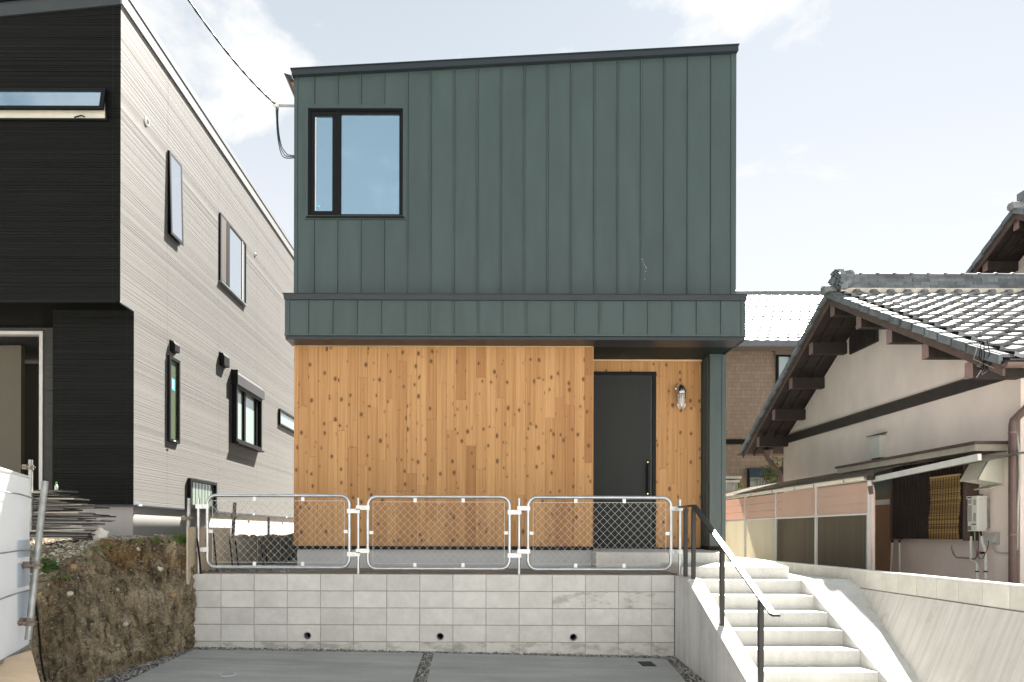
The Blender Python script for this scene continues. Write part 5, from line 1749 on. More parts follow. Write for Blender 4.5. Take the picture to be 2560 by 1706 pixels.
# reed blind hanging on the lattice
y0, y1 = PX(2401, 1250, 7.46).y, PX(2328, 1250, 7.46).y
z0, z1 = PX(2360, 1350, 7.46).z, PX(2365, 1191, 7.46).z
t = thing('reed_blind', 'golden reed blind hanging on the dark lattice window', 'blind', (7.46, (y0 + y1) / 2, z0))
rg = random.Random(31)
mREED = M('reed', (.50, .335, .125), .6, 0, .3, 14, stretch=(1, .25, 1), rnd=.0)
g = MB()
z = z0
kk = 0
while z < z1:
    j = .012 * math.sin(z * 9) + .006 * math.sin(z * 31)
    lean = -.05 * (1 - (z - z0) / (z1 - z0))
    g.bar((7.46 + rg.uniform(-.004, .004), y0 + j - lean + rg.uniform(-.016, .01), z), (7.46 + rg.uniform(-.004, .004), y1 + j - lean + rg.uniform(-.01, .02), z + rg.uniform(-.004, .004)), .006, .0085 * rg.uniform(.7, 1.2))
    z += .0105
g.build('reeds', island_mat('reed', [(.42, .265, .09), (.27, .16, .05), (.50, .335, .14), (.35, .215, .07), (.19, .11, .035)], .6), t, kind='stuff', fix=False)
for k in range(10):
    y = y0 + .05 + (y1 - y0 - .1) * k / 9
    g = MB(); g.tube([(7.452, y + .05, z0), (7.452, y, z1)], .0045, 5); g.build('cord', mTIMD, t)
g = MB(); g.bar((7.455, y0 - .01, z1), (7.455, y1 + .02, z1), .02, .03); g.build('top_rail', M('bamboo_strip', (.55, .38, .16), .5), t)
# range hood cover
ya, yb = 10.03, 10.38
t = thing('range_hood', 'cream metal exhaust hood cover above the water heater', 'exhaust hood', (XG, 10.2, .7))
g = MB(); g.prism([(XG, ya, 1.150), (7.53, ya, 1.135), (7.44, ya, 1.07), (7.29, ya, .80), (7.31, ya, .79), (7.455, ya, 1.055), (7.54, ya, 1.115), (XG, ya, 1.13)], (0, yb - ya, 0))
for y in (ya, yb - .012):
    g.prism([(XG, y, 1.145), (7.53, y, 1.13), (7.44, y, 1.065), (7.295, y, .80), (XG, y, .735)], (0, .012, 0))
mCREAM = M('cream_enamel', (.66, .65, .56), .45, 0, .05, 4)
g.build('cover', mCREAM, t)
g = MB(); g.box(XG - .012, XG - .001, ya - .02, yb + .02, .70, 1.17); g.build('back_plate', mCREAM, t)
g = MB(); g.prism([(XG - .02, ya + .01, .72), (7.5, ya + .01, .665), (7.5, ya + .01, .675), (XG - .02, ya + .01, .735)], (0, yb - ya - .02, 0)); g.build('lower_flap', mCREAM, t)
# gas water heater
y0, y1 = PX(2445, 1290, 7.5).y, PX(2417, 1290, 7.5).y
z0, z1 = PX(2440, 1328.5, 7.5).z, PX(2440, 1240, 7.5).z
t = thing('water_heater', 'white wall mounted gas water heater with labels beside the reed blind', 'water heater', (XG, (y0 + y1) / 2, z0))
mENAM = M('white_enamel', (.66, .66, .62), .4, 0, .05, 3)
g = MB(); g.prism([(7.635, y0, 0), (7.52, y0, 0), (7.5, y0 + .03, 0), (7.5, y1 - .02, 0), (7.52, y1, 0), (7.635, y1, 0)], (0, 0, z1 - z0 - .045)); 
g.v = [(a_, b_, c_ + z0) for a_, b_, c_ in g.v]
g.build('cabinet', mENAM, t, bevel=.004)
g = MB(); g.prism([(7.64, y0 - .004, z1 - .043), (7.515, y0 - .004, z1 - .043), (7.495, y0 + .03, z1 - .043), (7.495, y1 + .002, z1 - .043), (7.64, y1 + .002, z1 - .043)], (0, 0, .043)); g.build('top_cap', mENAM, t)
yw = y1 - y0
def lab(ya_, yb_, za_, zb_, mt, nm='label_plate'):
    g = MB(); g.box(7.494, 7.4995, y1 - yw * yb_, y1 - yw * ya_, z0 + (z1 - z0) * za_, z0 + (z1 - z0) * zb_); return g.build(nm, mt, t)
mLAB = M('grey_print', (.36, .36, .33), .6, 0, .3, 60, stretch=(1, .3, 3))
lab(.08, .42, .78, .90, mLAB); lab(.08, .46, .28, .74, mLAB); lab(.62, .84, .74, .90, mLAB); lab(.62, .84, .28, .52, mLAB)
lab(.45, .84, .175, .215, M('dark_print', (.16, .17, .17), .6, 0, .3, 90, stretch=(1, 3, 1)))
lab(.08, .40, .03, .15, M('green_print', (.16, .20, .13), .6, 0, .4, 50))
g = MB(); g.box(7.489, 7.4945, y1 - yw * .45, y1 - yw * .08, z1 - .03, z1 - .013); g.build('exhaust_slot', mDARK, t)
g = MB(); g.box(7.6355, XG, y0 + .02, y1 - .02, z0 + .05, z1 - .06); g.build('wall_bracket', mGALVD, t)
for k in range(3):
    g = MB(); g.box(7.58, 7.60, y0 + .03 + .05 * k, y0 + .05 + .05 * k, z1 + .001, z1 + .02); g.build('top_bracket', mBLACK, t)
def pipe(pts_, r, mat, nm, X=7.58, seg=10):
    sm = [PX(x, y, X) for x, y in pts_]
    g = MB(); g.tube(sm, r, seg); return shade_auto(g.build(nm, mat, t), 60)
mPW = M('white_pipe_wrap', (.62, .62, .58), .6, 0, .1, 8)
pa = pipe([(2427, 1341), (2427.5, 1396), (2430, 1404), (2440, 1407), (2443, 1414), (2443, 1470)], .022, mPW, 'insulated_pipe')
pb = pipe([(2454, 1341), (2456, 1358), (2462, 1372), (2464, 1385), (2464, 1470)], .022, mPW, 'insulated_pipe')
pipe([(2427, 1329), (2427, 1341)], .014, mBLACK, 'pipe_union'); pipe([(2451, 1329), (2454, 1341)], .014, mBLACK, 'pipe_union')
pipe([(2437, 1330), (2437.5, 1352), (2441, 1372), (2442, 1392), (2436, 1398), (2420, 1396), (2391, 1394), (2384, 1386), (2379, 1372), (2380, 1363)], .012, M('steel_gas_pipe', (.22, .21, .18), .5, .3, .2, 9), 'gas_pipe')
pipe([(2445, 1331), (2446, 1360), (2445, 1388), (2449, 1398), (2457, 1396), (2468, 1375), (2472, 1352)], .005, mBLACK, 'power_lead', 7.55, 6)
pipe([(2446, 1382), (2451, 1382)], .02, M('red_valve', (.38, .08, .08), .5), 'red_valve', 7.55)
pipe([(2453, 1383), (2460, 1382)], .016, mBLACK, 'valve_cap', 7.55)
for o_, px_ in ((pa, 2443), (pb, 2464)):
    p = PX(px_, 1429, 7.58)
    g = MB(); g.tube([(p.x, p.y, p.z - .01), (p.x, p.y, p.z + .01)], .027, 10); g.build('pipe_clip', mBLACK, o_)
# electric outlet box with conduit
y0, y1 = PX(2489, 1345, 7.64).y, PX(2468, 1345, 7.64).y
t = thing('outlet_box', 'small grey outdoor socket box with conduit right of the water heater', 'socket box', (XG, (y0 + y1) / 2, -.1))
mGB = M('grey_box', (.42, .42, .39), .6)
a, b = PX(2480, 1332, 7.62), PX(2480, 1358, 7.62)
g = MB(); g.prism([(XG, y0, a.z), (7.64, y0, a.z - .01), (7.59, y0, b.z + .03), (7.59, y0, b.z + .01), (XG, y0, b.z + .01)], (0, y1 - y0, 0)); g.build('lid', mGB, t, bevel=.004)
g = MB(); g.box(XG - .05, XG - .001, y0 - .005, y0 + .06, b.z - .02, a.z + .01); g.build('back_box', mGB, t)
g = MB(); g.tube([PX(x, y, 7.66) for x, y in ((2481, 1358), (2483, 1372), (2491, 1381), (2505, 1383), (2526, 1384))], .012, 8); shade_auto(g.build('conduit', mGB, t), 60)
t = thing('cable_conduit', 'grey vertical conduit running beside the brown corner downpipe', 'conduit', PX(2548, 1400, 7.66))
g = MB(); g.tube([PX(x, y, 7.66) for x, y in ((2541, 1085), (2548, 1135), (2550, 1190), (2546, 1240), (2543, 1300), (2542, 1375))], .017, 8); shade_auto(g.build('tube', mGB, t), 60)
# meter box
a, b = gx(2190, 1094), gx(2214, 1144)
t = thing('meter_box', 'white meter box with small brown roof on the gable wall', 'meter box', (XG, a.y, b.z))
g = MB(); g.box(XG - .13, XG - .001, b.y - .02, a.y, b.z, a.z); g.build('case', M('dull_white', (.55, .55, .50), .6, 0, .06, 4), t, bevel=.004)
g = MB(); g.prism([(XG - .17, a.y + .03, a.z + .002), (XG - .17, b.y - .05, a.z + .002), (XG, b.y - .05, a.z + .04), (XG, a.y + .03, a.z + .04)], (0, 0, .02)); g.build('cap', mTIMB, t)
g = MB(); g.box(XG - .10, XG - .001, b.y + .02, a.y - .04, b.z - .04, b.z - .001); g.build('socket', mDARK, t)
# tangle of wires under the eave corner
t = thing('cable_tangle', 'tangle of black and pale wires at the near eave corner of the tiled roof', 'wires', PX(2460, 915, 7.0))
c0 = PX(2458, 912, 6.9)
for k in range(16):
    pts_ = [c0 + Vector((rg.uniform(-.03, .10), rg.gauss(0, .07), rg.gauss(-.03, .045))) for _ in range(4)]
    if k < 4: pts_ = [c0 + Vector((0, .10 * k - .2, -.1)), c0 + Vector((-.06, .1 - .1 * k, .1)), c0 + Vector((-.1, -.05 - .05 * k, .28))]
    g = MB(); g.tube(pts_, .006, 5); g.build('wire', mBLACK if k % 4 else M('grey_wire', (.3, .3, .28), .6), t)

# ------------------------------------------------------------ screened lean-to along the boundary
XS = 6.5
LT = thing('lean_to', 'lean to screen of pink and mesh panels with white frames and a cream gutter', 'lean-to', (XS, 14, -.8))
zb_, zt_s = .342, .865
yps = [PX(x, 1290, XS).y for x in (1863.6, 1940.4, 2041.2, 2172.5)]
ends = [20.2, 18.4] + yps
mPINK = sheet_mat('pink_panel', (.84, .63, .53), .5, .0, .45, .05, (1, 1, .4), 1.5)
mSCRC = sheet_mat('cream_screen', (.84, .79, .67), .5, .0, .7, .06, (1, 1, .3), 3)
mSCRSH = sheet_mat('shaded_screen', (.135, .11, .075), .2, .15, .8, .15, (1, 6, .2), 1.5)  # same mesh as the cream screens, darkness behind it put into the colour
mAL = M('white_aluminium', (.68, .67, .64), .4, 0, .05, 5)
mALG = M('grey_aluminium', (.36, .37, .37), .45, .3, .05, 5)
mGC = M('cream_gutter', (.62, .57, .47), .45, 0, .08, 3, stretch=(1, .3, 1))
for k in range(len(ends) - 1):
    ya, yb = ends[k + 1], ends[k]
    h3 = (zt_s - zb_) / 3
    for r_ in range(3):
        g = MB(); g.box(XS + .001 * r_, XS + .006 + .001 * r_, ya + .02, yb - .02, zb_ + h3 * r_ + .0035, zb_ + h3 * (r_ + 1) - .002); g.build('pink_panel', mPINK, LT)
    g = MB(); g.box(XS + .012, XS + .016, ya + (.09 if k < 3 else .12), yb - .03, -.85, zb_ - .03); g.build('mesh_screen', mSCRC if k < 3 else mSCRSH, LT)
    g = MB(); g.box(XS - .012, XS + .02, ya + .018, yb - .018, zb_ - .028, zb_); g.build('bottom_rail', mAL, LT)
for k, y in enumerate(ends):
    g = MB(); g.box(XS - .02, XS + .03, y - .017, y + .017, -.85, zt_s + .02); g.build('post', mAL, LT)
    if 1 < k < 6:
        g = MB(); g.box(XS + .002, XS + .04, y + .02, y + .11 if False else y + .085, -.85, zb_ - .03); g.build('stile', mALG, LT)
# black strip put in for the shade between the second and third screen
g = MB(); g.box(XS + .03, XS + .035, yps[1] - .32, yps[1] - .02, -.85, zb_ - .03); g.build('gap_shade_strip', mDARK, LT)
r_ = .055
for ya, yb in ((yps[3] - .02, yps[1] - .05), (yps[1] - .02, 20.2)):
    pr = [(XS - .05 + r_ * math.cos(math.pi + k * math.pi / 8), zt_s + .085 + r_ * 1.2 * math.sin(math.pi + k * math.pi / 8)) for k in range(9)]
    pr += [(XS - .05 + (r_ - .006) * math.cos(2 * math.pi - k * math.pi / 8), zt_s + .085 + (r_ - .006) * 1.2 * math.sin(2 * math.pi - k * math.pi / 8)) for k in range(9)]
    g = MB(); g.prism([(x, ya, z) for x, z in pr], (0, yb - ya, 0)); g.build('gutter', mGC, LT, smooth=False)
for y in (yps[0] - .6, yps[1] - .02, yps[2] + .7, yps[2] - .1, yps[3] + .6):
    g = MB(); g.box(XS - .112, XS - .1, y - .012, y + .012, zt_s + .02, zt_s + .10); g.build('gutter_clip', mALG, LT)
# corrugated roof
g = MB()
n = 120
ya, yb = yps[3], 20.2
xa0, xa1, za0, za1 = XS - .10, XG - .03, zt_s + .105, zt_s + .43
for i in range(n * 4 + 1):
    y = ya + (yb - ya) * i / (n * 4)
    dz_ = .012 * math.sin(i * math.pi / 2 + .3)
    g.v += [(xa0, y, za0 + dz_), (xa1, y, za1 + dz_)]
for i in range(n * 4): g.f.append((2 * i, 2 * i + 1, 2 * i + 3, 2 * i + 2))
g.build('corrugated_roof', sheet_mat('smoked_corrugated', (.22, .20, .17), .5, .62, .2, .2, (1, 1, 1), 6, .8), LT, smooth=True, fix=False)
# bare terrace beam, downpipe
p0, p1 = PX(2187, 1199, XS), PX(2449, 1143, XS)
g = MB(); g.bar(p0 + Vector((0, .02, 0)), p1, .05, .085); g.build('terrace_beam', M('dull_aluminium', (.55, .55, .52), .4, .2, .1, 6), LT)
g = MB()
g.hexa([(XS + .03, p1.y, p1.z - .03), (XG - .002, p1.y, p1.z + .16), (XG - .002, p0.y, p0.z + .2), (XS + .03, p0.y, p0.z - .03), (XS + .03, p1.y, p1.z - .015), (XG - .002, p1.y, p1.z + .175), (XG - .002, p0.y, p0.z + .215), (XS + .03, p0.y, p0.z - .015)])
g.build('terrace_roof', sheet_mat('smoked_sheet', (.07, .065, .055), .2, .12, .3), LT)
q = PX(2180, 1250, XS - .05)
g = MB(); g.tube([PX(2178, 1190, XS - .06), PX(2178, 1200, XS - .06)], .07, 8); g.build('gutter_end', mTIMD, LT)
g = MB(); g.tube([PX(2178, 1214, XS - .06), PX(2182, 1228, XS - .04), PX(2182, 1470, XS - .04)], .035, 10); shade_auto(g.build('downpipe', M('pale_pink_pipe', (.58, .46, .42), .5), LT))
g = MB(); g.tube([PX(2177, 1216, XS - .06), PX(2180, 1236, XS - .05)], [.05, .042], 8); g.build('pipe_elbow', mTIMB, LT)
# two poles leaning behind the boundary wall
for x0, y0_, x1, y1_, lab_ in ((2231, 1357, 2226, 1445, 'thin white pole with black cap leaning near the tan door, left one'), (2249, 1357, 2249, 1445, 'thin white pole with black cap, right one of the two under the lattice')):
    a, b = PX(x0, y0_, 7.35), PX(x1, y1_, 7.35)
    b = a + (b - a) * 1.5
    t = thing('garden_pole', lab_, 'pole', b, 'white poles under the lattice window')
    g = MB(); g.tube([b, a], .016, 8); g.build('shaft', M('pale_pole', (.55, .52, .44), .5), t, smooth=True)
    g = MB(); g.tube([a + (a - b).normalized() * .002, a + (a - b).normalized() * .05], .02, 8); g.build('cap', mBLACK, t)

# ------------------------------------------------------------ brick tiled house behind
GK = 1.0
YH = 20.5
KH = thing('brown_house', 'brown tile clad house with pale glinting roof standing behind the others', 'house', (7, YH + 3, -.8))
zg = P(1850, 877, YH).z
def tilewall():
    m, nt, b = _nt('brown_wall_tile')
    mp = nt.nodes.new('ShaderNodeMapping')
    ge = nt.nodes.new('ShaderNodeNewGeometry')
    nt.links.new(ge.outputs['Position'], mp.inputs[0])
    mp.inputs['Rotation'].default_value = (R(90), 0, 0)
    bk = nt.nodes.new('ShaderNodeTexBrick')
    bk.inputs['Scale'].default_value = 4.2
    bk.inputs['Mortar Size'].default_value = .016
    bk.inputs['Brick Width'].default_value = .62
    bk.inputs['Row Height'].default_value = .5
    bk.inputs['Color1'].default_value = (.235, .175, .125, 1)
    bk.inputs['Color2'].default_value = (.29, .22, .16, 1)
    bk.inputs['Mortar'].default_value = (.14, .105, .075, 1)
    bk.offset = .37; bk.offset_frequency = 3; bk.squash = .6; bk.squash_frequency = 2
    nt.links.new(mp.outputs[0], bk.inputs[0])
    nt.links.new(bk.outputs[0], b.inputs['Base Color'])
    b.inputs['Roughness'].default_value = .75
    bump(nt, b, bk.outputs['Fac'], -.5, .01)
    return m
mBT = tilewall()
xk0, xk1 = 4.2, 14.5
g = MB(); g.box(xk0, xk1, YH, YH + 9, -.9, zg); g.build('wall', mBT, KH)
zk = P(1900, 1104, YH).z
g = MB(); g.box(xk0, xk1, YH - .04, YH - .001, zk - .09, zk + .06); g.build('belt_course', mBLACK, KH)
g = MB(); g.box(xk0 - .5, xk1 + .5, YH - .62, YH - .50, zg - .02, zg + .13); g.build('gutter', M('slate_gutter', (.16, .17, .19), .4), KH)
g = MB(); g.box(xk0 - .5, xk1 + .5, YH - .5, YH - .001, zg - .02, zg + .02); g.build('soffit', M('brown_soffit', (.16, .13, .11), .8), KH)
ksl = .60; kan = math.atan(ksl)
kd = 4.95
zk0 = zg + .12
g = MB(); g.prism([(xk0 - .5, YH - .6, zk0), (xk0 - .5, YH + kd, zk0 + ksl * (kd + .6)), (xk0 - .5, YH + kd, zk0 + ksl * (kd + .6) - .1), (xk0 - .5, YH - .6, zk0 - .1)], (xk1 - xk0 + 1, 0, 0)); g.build('roof', mTILED, KH)
g = MB(); g.prism([(xk0 - .5, YH + 10.5, zk0), (xk0 - .5, YH + kd, zk0 + ksl * (kd + .6)), (xk0 - .5, YH + kd, zk0 + ksl * (kd + .6) - .1), (xk0 - .5, YH + 10.5, zk0 - .1)], (xk1 - xk0 + 1, 0, 0)); g.build('roof', mTILED, KH)
kw, kl = .30, .36
g = MB()
w2_, L2 = kw * 1.0, kl * 1.08
for y, d in ((0, .020), (.012, .026), (L2, 0)):
    for k in range(7):
        t_ = k / 6
        g.v.append((w2_ * t_, y, d + .010 * math.cos(t_ * 2 * math.pi)))
for k in range(7): g.v.append((w2_ * k / 6, 0, .0))
for i in range(6):
    g.f += [(i, i + 1, 8 + i, 7 + i), (7 + i, 8 + i, 15 + i, 14 + i), (21 + i, 22 + i, i + 1, i)]
mKT = M('pale_glazed_tile', (.30, .29, .26), .40, 0, .1, 5, rnd=.1, spec=.6)
km = g.mesh('roof_tile', mKT, fix=False)
for p_ in km.polygons: p_.use_smooth = (p_.index % 3 != 2)
rows_ = int((kd + .55) / math.cos(kan) / kl)
cnt = 0
for r_ in range(rows_):
    d = r_ * kl
    Y = YH - .6 + d * math.cos(kan); Z = zk0 + d * math.sin(kan) + .004
    x = 6.55 + (kw / 2 if r_ % 2 else 0)
    while x < .412 * Y + .25 and cnt < 298:
        piece('roof_tile', km, KH, (x, Y, Z), (kan + rng.uniform(-.02, .02), rng.uniform(-.03, .03), 0)); cnt += 1
        x += kw
g = MB()
for r_ in range(rows_):       # remaining tiles beyond the seen part, joined
    d = r_ * kl
    Y = YH - .6 + d * math.cos(kan); Z = zk0 + d * math.sin(kan) + .004
    rows_y = Y
    x = 6.55 + (kw / 2 if r_ % 2 else 0)
    seen = []
    while x < .412 * Y + .25: x += kw
    while x < xk1:
        M4 = Matrix.Translation((x, Y, Z)) @ Matrix.Rotation(kan, 4, 'X')
        g.add([M4 @ v.co for v in km.vertices], [tuple(p_.vertices) for p_ in km.polygons]); x += kw
g.build('roof_tiles', mKT, KH, kind='stuff', fix=False)
g = MB(); g.tube([(xk0 - .5, YH + kd, zk0 + ksl * (kd + .6) + .0), (xk1 + .5, YH + kd, zk0 + ksl * (kd + .6) + .0)], .12, 10); g.build('ridge', mTILED, KH, smooth=True)
# windows
def kwin(x0, x1, y0, y1, w=.07):
    a, b = P(x0, y1, YH), P(x1, y0, YH)
    o = ring(MB(), a.x, b.x, a.z, b.z, w, YH - .06, .07).build('window', mBLACK, KH)
    g = MB(); g.box(a.x + w, b.x - w, YH - .02, YH - .01, a.z + w, b.z - w); g.build('pane', mGLASSF, o)
    return o, a, b
o, a, b = kwin(1939, 2000, 887, 985)
xm = P(1976, 900, YH).x
g = MB(); g.box(xm - .05, xm + .05, YH - .06, YH - .021, a.z + .07, b.z - .07); g.build('mullion', mBLACK, o)
g = MB(); g.box(a.x - .05, b.x + .05, YH - .08, YH - .061, b.z - .02, b.z + .1); g.build('head', M('brown_head', (.15, .12, .10), .6), o)
o, a, b = kwin(1868, 1960, 1172, 1232, .06)
g = MB(); g.prism([(a.x, YH - .20, b.z - .28), (a.x, YH - .20, b.z - .12), (a.x, YH - .12, b.z), (a.x, YH - .061, b.z), (a.x, YH - .061, b.z - .28)], (b.x - a.x, 0, 0)); g.build('shutter_box', M('navy_shutter', (.012, .03, .045), .4), o)
for k in range(14):
    x = a.x + .3 + .085 * k
    g = MB(); g.box(x - .012, x + .012, YH - .1, YH - .07, a.z - .6, b.z - .32); g.build('window_bar', mALG, o)
# stub wall with coping in the gap
a, b = P(1790, 1240, 18.9), P(1846, 1207, 18.9)
t = thing('garden_wall', 'short weathered grey garden wall with flat coping behind the lean to', 'garden wall', (a.x, 18.9, -.8))
g = MB(); g.box(a.x - .6, P(1845, 1210, 18.9).x, 18.9, 19.05, -.8, b.z - .0); g.build('panel', M('stained_concrete', (.33, .35, .33), .9, 0, .45, 4, fine=.2, stretch=(3, 1, .6)), t)
g = MB(); g.box(a.x - .65, P(1848, 1210, 18.85).x, 18.8, 19.15, b.z + .001, b.z + .06); g.box(a.x - .65, P(1852, 1210, 18.85).x, 18.78, 19.17, b.z + .10, b.z + .17); g.build('coping', M('pale_coping', (.48, .49, .46), .85, 0, .2, 6), t)
# shrub and broad leaved plant in the gap
def shrub(name, c, rx, ry, rz, n, lab_, seed, mat, lw, cat='shrub', ll=2.0):
    rg = random.Random(seed)
    t = thing(name, lab_, cat, (c[0], c[1], -.8))
    st, lf = MB(), MB()
    base = Vector((c[0], c[1], -.8)); cc = Vector(c)
    for k in range(9):
        d = Vector((rg.gauss(0, 1), rg.gauss(0, 1), abs(rg.gauss(0.4, .6)))).normalized()
        tip = cc + Vector((d.x * rx * .8, d.y * ry * .8, d.z * rz * .8))
        st.tube([base + Vector((rg.uniform(-.05, .05), 0, 0)), base.lerp(tip, .5) + Vector((rg.uniform(-.1, .1), 0, .05)), tip], [.02, .013, .005], 5)
    cl = [(Vector((rg.gauss(0, .5), rg.gauss(0, .5), rg.gauss(0, .5))), rg.uniform(.2, .45)) for _ in range(14)]
    for k in range(n):
        o_, s_ = cl[k % len(cl)]
        v = o_ + Vector((rg.gauss(0, 1), rg.gauss(0, 1), rg.gauss(0, 1))) * s_ * .6
        p = cc + Vector((v.x * rx, v.y * ry, v.z * rz))
        leaf(lf, p, Vector((rg.gauss(0, 1), rg.gauss(0, 1) - .4, rg.gauss(0, .8))), lw * rg.uniform(.6, 1.2), lw * ll * rg.uniform(.8, 1.3), Vector((rg.gauss(0, .4), rg.gauss(0, .4), 1)))
    st.build('stem', mTIMD, t, fix=False)
    lf.build('foliage', mat, t, fix=False)
mLF1 = leaf_mat('shrub_leaf', [(.05, .09, .02), (.12, .19, .03), (.22, .26, .05), (.07, .12, .02), (.30, .22, .08)])
c = P(1938, 1185, 18.6)
shrub('garden_shrub', (c.x, 18.6, c.z), .42, .4, .75, 900, 'small leaved green shrub between the brown house and the rendered gable', 41, mLF1, .034)
c = P(1846, 1240, 19.6)
mLF2 = leaf_mat('broad_leaf', [(.16, .28, .05), (.28, .40, .08), (.36, .46, .14), (.20, .33, .06)])
shrub('broadleaf_plant', (c.x, 19.6, c.z - .05), .55, .4, .30, 150, 'broad leaved plant with sunlit leaves rising behind the pink panels', 43, mLF2, .07, 'plant', 2.6)
# ------------------------------------------------------------ odds and ends on the left
# pile of siding offcuts in front of the black house
rg = random.Random(17)
mSB_D = M('board_dark_face', (.022, .024, .025), .5, 0, .2, 8)
mSB_L = M('board_cut_edge', (.36, .335, .29), .85, 0, .2, 10, fine=.15)
z = -.085
xr0 = P(243, 1300, 8.3).x
LBL = {29: 'topmost siding offcut of the board pile, with the green capped bottle on it', 28: 'pale backed siding offcut just under the topmost board of the pile', 0: 'lowest siding offcut, lying on the gravel under the whole board pile',
       25: 'siding offcut sticking out farthest right near the top of the pile', 8: 'siding offcut sticking out farthest right in the lower half of the pile'}
for k in range(30):
    th = rg.choice((.014, .016, .018))
    L = rg.uniform(.9, 1.7)
    x1 = xr0 + rg.uniform(-.40, .04) - (.18 if k > 20 else 0) + (.08 if k in (25, 26, 8) else 0)
    W_ = rg.uniform(.30, .46)
    yc = 8.42 + rg.uniform(-.07, .07)
    rot = rg.uniform(-.10, .10)
    tl = rg.uniform(-.03, .03)
    t = thing('siding_board', LBL.get(k, 'dark siding offcut board lying in the stacked pile beside the black house'), 'board', (x1 - L / 2, yc, z), 'siding offcuts stacked in the pile')
    g = MB(); g.box(x1 - L, x1, yc - W_ / 2, yc + W_ / 2, z + th * .25, z + th); g.build('face', mSB_D if k % 4 else mSB_L, t)
    g = MB(); g.box(x1 - L + .004, x1 - .004, yc - W_ / 2 + .004, yc + W_ / 2 - .004, z, z + th * .25 - .0005); g.build('core', mSB_L, t)
    t.rotation_euler = (rg.uniform(-.02, .02), tl, rot)
    z += th + rg.uniform(.0005, .006)
zpile = z
c = P(243, 1348, 8.35)
t = stone_mesh('packing_foam', .11, 77, M('white_foam', (.66, .62, .56), .8, 0, .06, 8))
o = bpy.data.objects.new('packing_foam', t); COL.objects.link(o); o.location = (c.x + .02, 8.38, c.z + .02); o.scale = (.9, .9, 1.25)
tag(o, 'whitish lump of packing foam at the right end of the board pile', 'packing foam')
c = P(128, 1253, 8.3)
t = thing('bottle', 'small clear bottle with green cap standing on the board pile', 'bottle', (c.x, 8.4, zpile))
g = MB(); g.tube([(c.x, 8.4, zpile), (c.x, 8.4, zpile + .05), (c.x, 8.4, zpile + .07)], [.02, .02, .010], 10); g.build('body', clear_mat('bottle_clear', (.8, .85, .8), .5), t, smooth=True)
g = MB(); g.tube([(c.x, 8.4, zpile + .0705), (c.x, 8.4, zpile + .10)], .011, 8); g.build('cap', M('green_cap', (.05, .35, .04), .5), t)
# scaffold poles
def clamp(mb, p, r):
    mb.tube([p + Vector((0, 0, -.03)), p + Vector((0, 0, .03))], r + .012, 10)
    mb.box(p.x - .07, p.x - .02, p.y - .05, p.y - .01, p.z - .025, p.z + .03)
    mb.tube([p + Vector((-.06, -.07, 0)), p + Vector((.03, -.07, 0))], .01, 6)
    mb.tube([p + Vector((.02, -.03, 0)), p + Vector((.075, -.03, 0))], .008, 6)
def pole(x0, y0, x1, y1, Ya, Yb, lab, cl=None, mat=None, r=.0243):
    a, b = P(x0, y0, Ya), P(x1, y1, Yb)
    t = thing('scaffold_pole', lab, 'pole', b if b.z < a.z else a, 'steel scaffold tubes on the building plot')
    g = MB(); g.tube([b, a], r, 14, True); shade_auto(g.build('tube', mat or mGALVD, t))
    if cl:
        for x, y in cl:
            s = (y - y0) / (y1 - y0)
            p = a.lerp(b, s)
            g = MB(); clamp(g, p, r); g.build('clamp', M('rusty_clamp', (.24, .20, .17), .6, .5, .4, 20), t)
pole(113, 1204, 70, 1600, 5.4, 5.2, 'leaning grey steel tube in front of the white sheet edge', [(92, 1417), (76, 1556)])
pole(76.5, 1150, 76, 1330, 8.15, 8.15, 'upright steel tube with clamp in front of the dark entrance', [(76, 1169)], None)
pole(473.5, 1246, 466, 1470, 8.42, 8.42, 'steel tube with clamp standing at the left end of the block wall', [(470, 1296)])
pole(587, 1257, 577, 1420, 9.75, 9.75, 'dark leaning tube with clamp behind the plywood form boards', [(584, 1291)], M('dark_steel_tube', (.10, .09, .08), .6, .4, .4, 9))
a, b = P(671.5, 1292, 11.3), P(671, 1400, 11.3)
g = MB(); g.tube([b, a], .02, 8); tag(shade_auto(g.build('steel_stake', M('rusty_bar', (.16, .13, .10), .7, .3, .3, 12), None)), 'thin upright steel stake sticking out of the mud behind the form boards', 'stake')
# form boards and stakes along the boundary
mPLY = M('form_plywood', (.56, .47, .35), .75, 0, .14, 3, fine=.1, fs=40, stretch=(1, 1, .35))
mPLYD = M('weathered_plywood', (.50, .43, .33), .8, 0, .2, 3, fine=.12, fs=40, stretch=(1, 1, .4))
XB = -3.47
def fboard(x0, x1, yt, lab, mat, zb=-.62, thick=.015, Xo=0):
    y0, y1 = PX(x0, 1400, XB).y, PX(x1, 1400, XB).y
    zt0 = PX((x0 + x1) / 2, yt, XB).z
    t = thing('form_board', lab, 'plywood board', (XB + Xo, (y0 + y1) / 2, zb), 'plywood form boards along the boundary')
    g = MB(); g.box(XB + Xo - thick, XB + Xo, y0 + .004, y1 - .004, zb, zt0); g.build('sheet', mat, t)
    for k in range(4):
        yy, zz = y0 + (y1 - y0) * rg.random(), zb + .2 + (zt0 - zb - .25) * rg.random()
        g = MB(); g.tube([(XB + Xo + .0005, yy, zz), (XB + Xo + .003, yy, zz)], .012, 8); g.build('tie_hole', mDARK, t)
fboard(469, 577, 1319, 'tallest light plywood form board, first one behind the left fence post', mPLY)
fboard(577.5, 592, 1345, 'narrow plywood form strip between the tall light board and the darker ones', mPLYD)
fboard(592, 644, 1346, 'dark weathered form board under the leaning dark tube', mPLYD)
fboard(644.5, 700, 1347, 'dark weathered form board under the thin steel stake', mPLYD)
fboard(700.5, 760, 1342, 'farthest form board, partly hidden by the cedar corner', mPLYD)
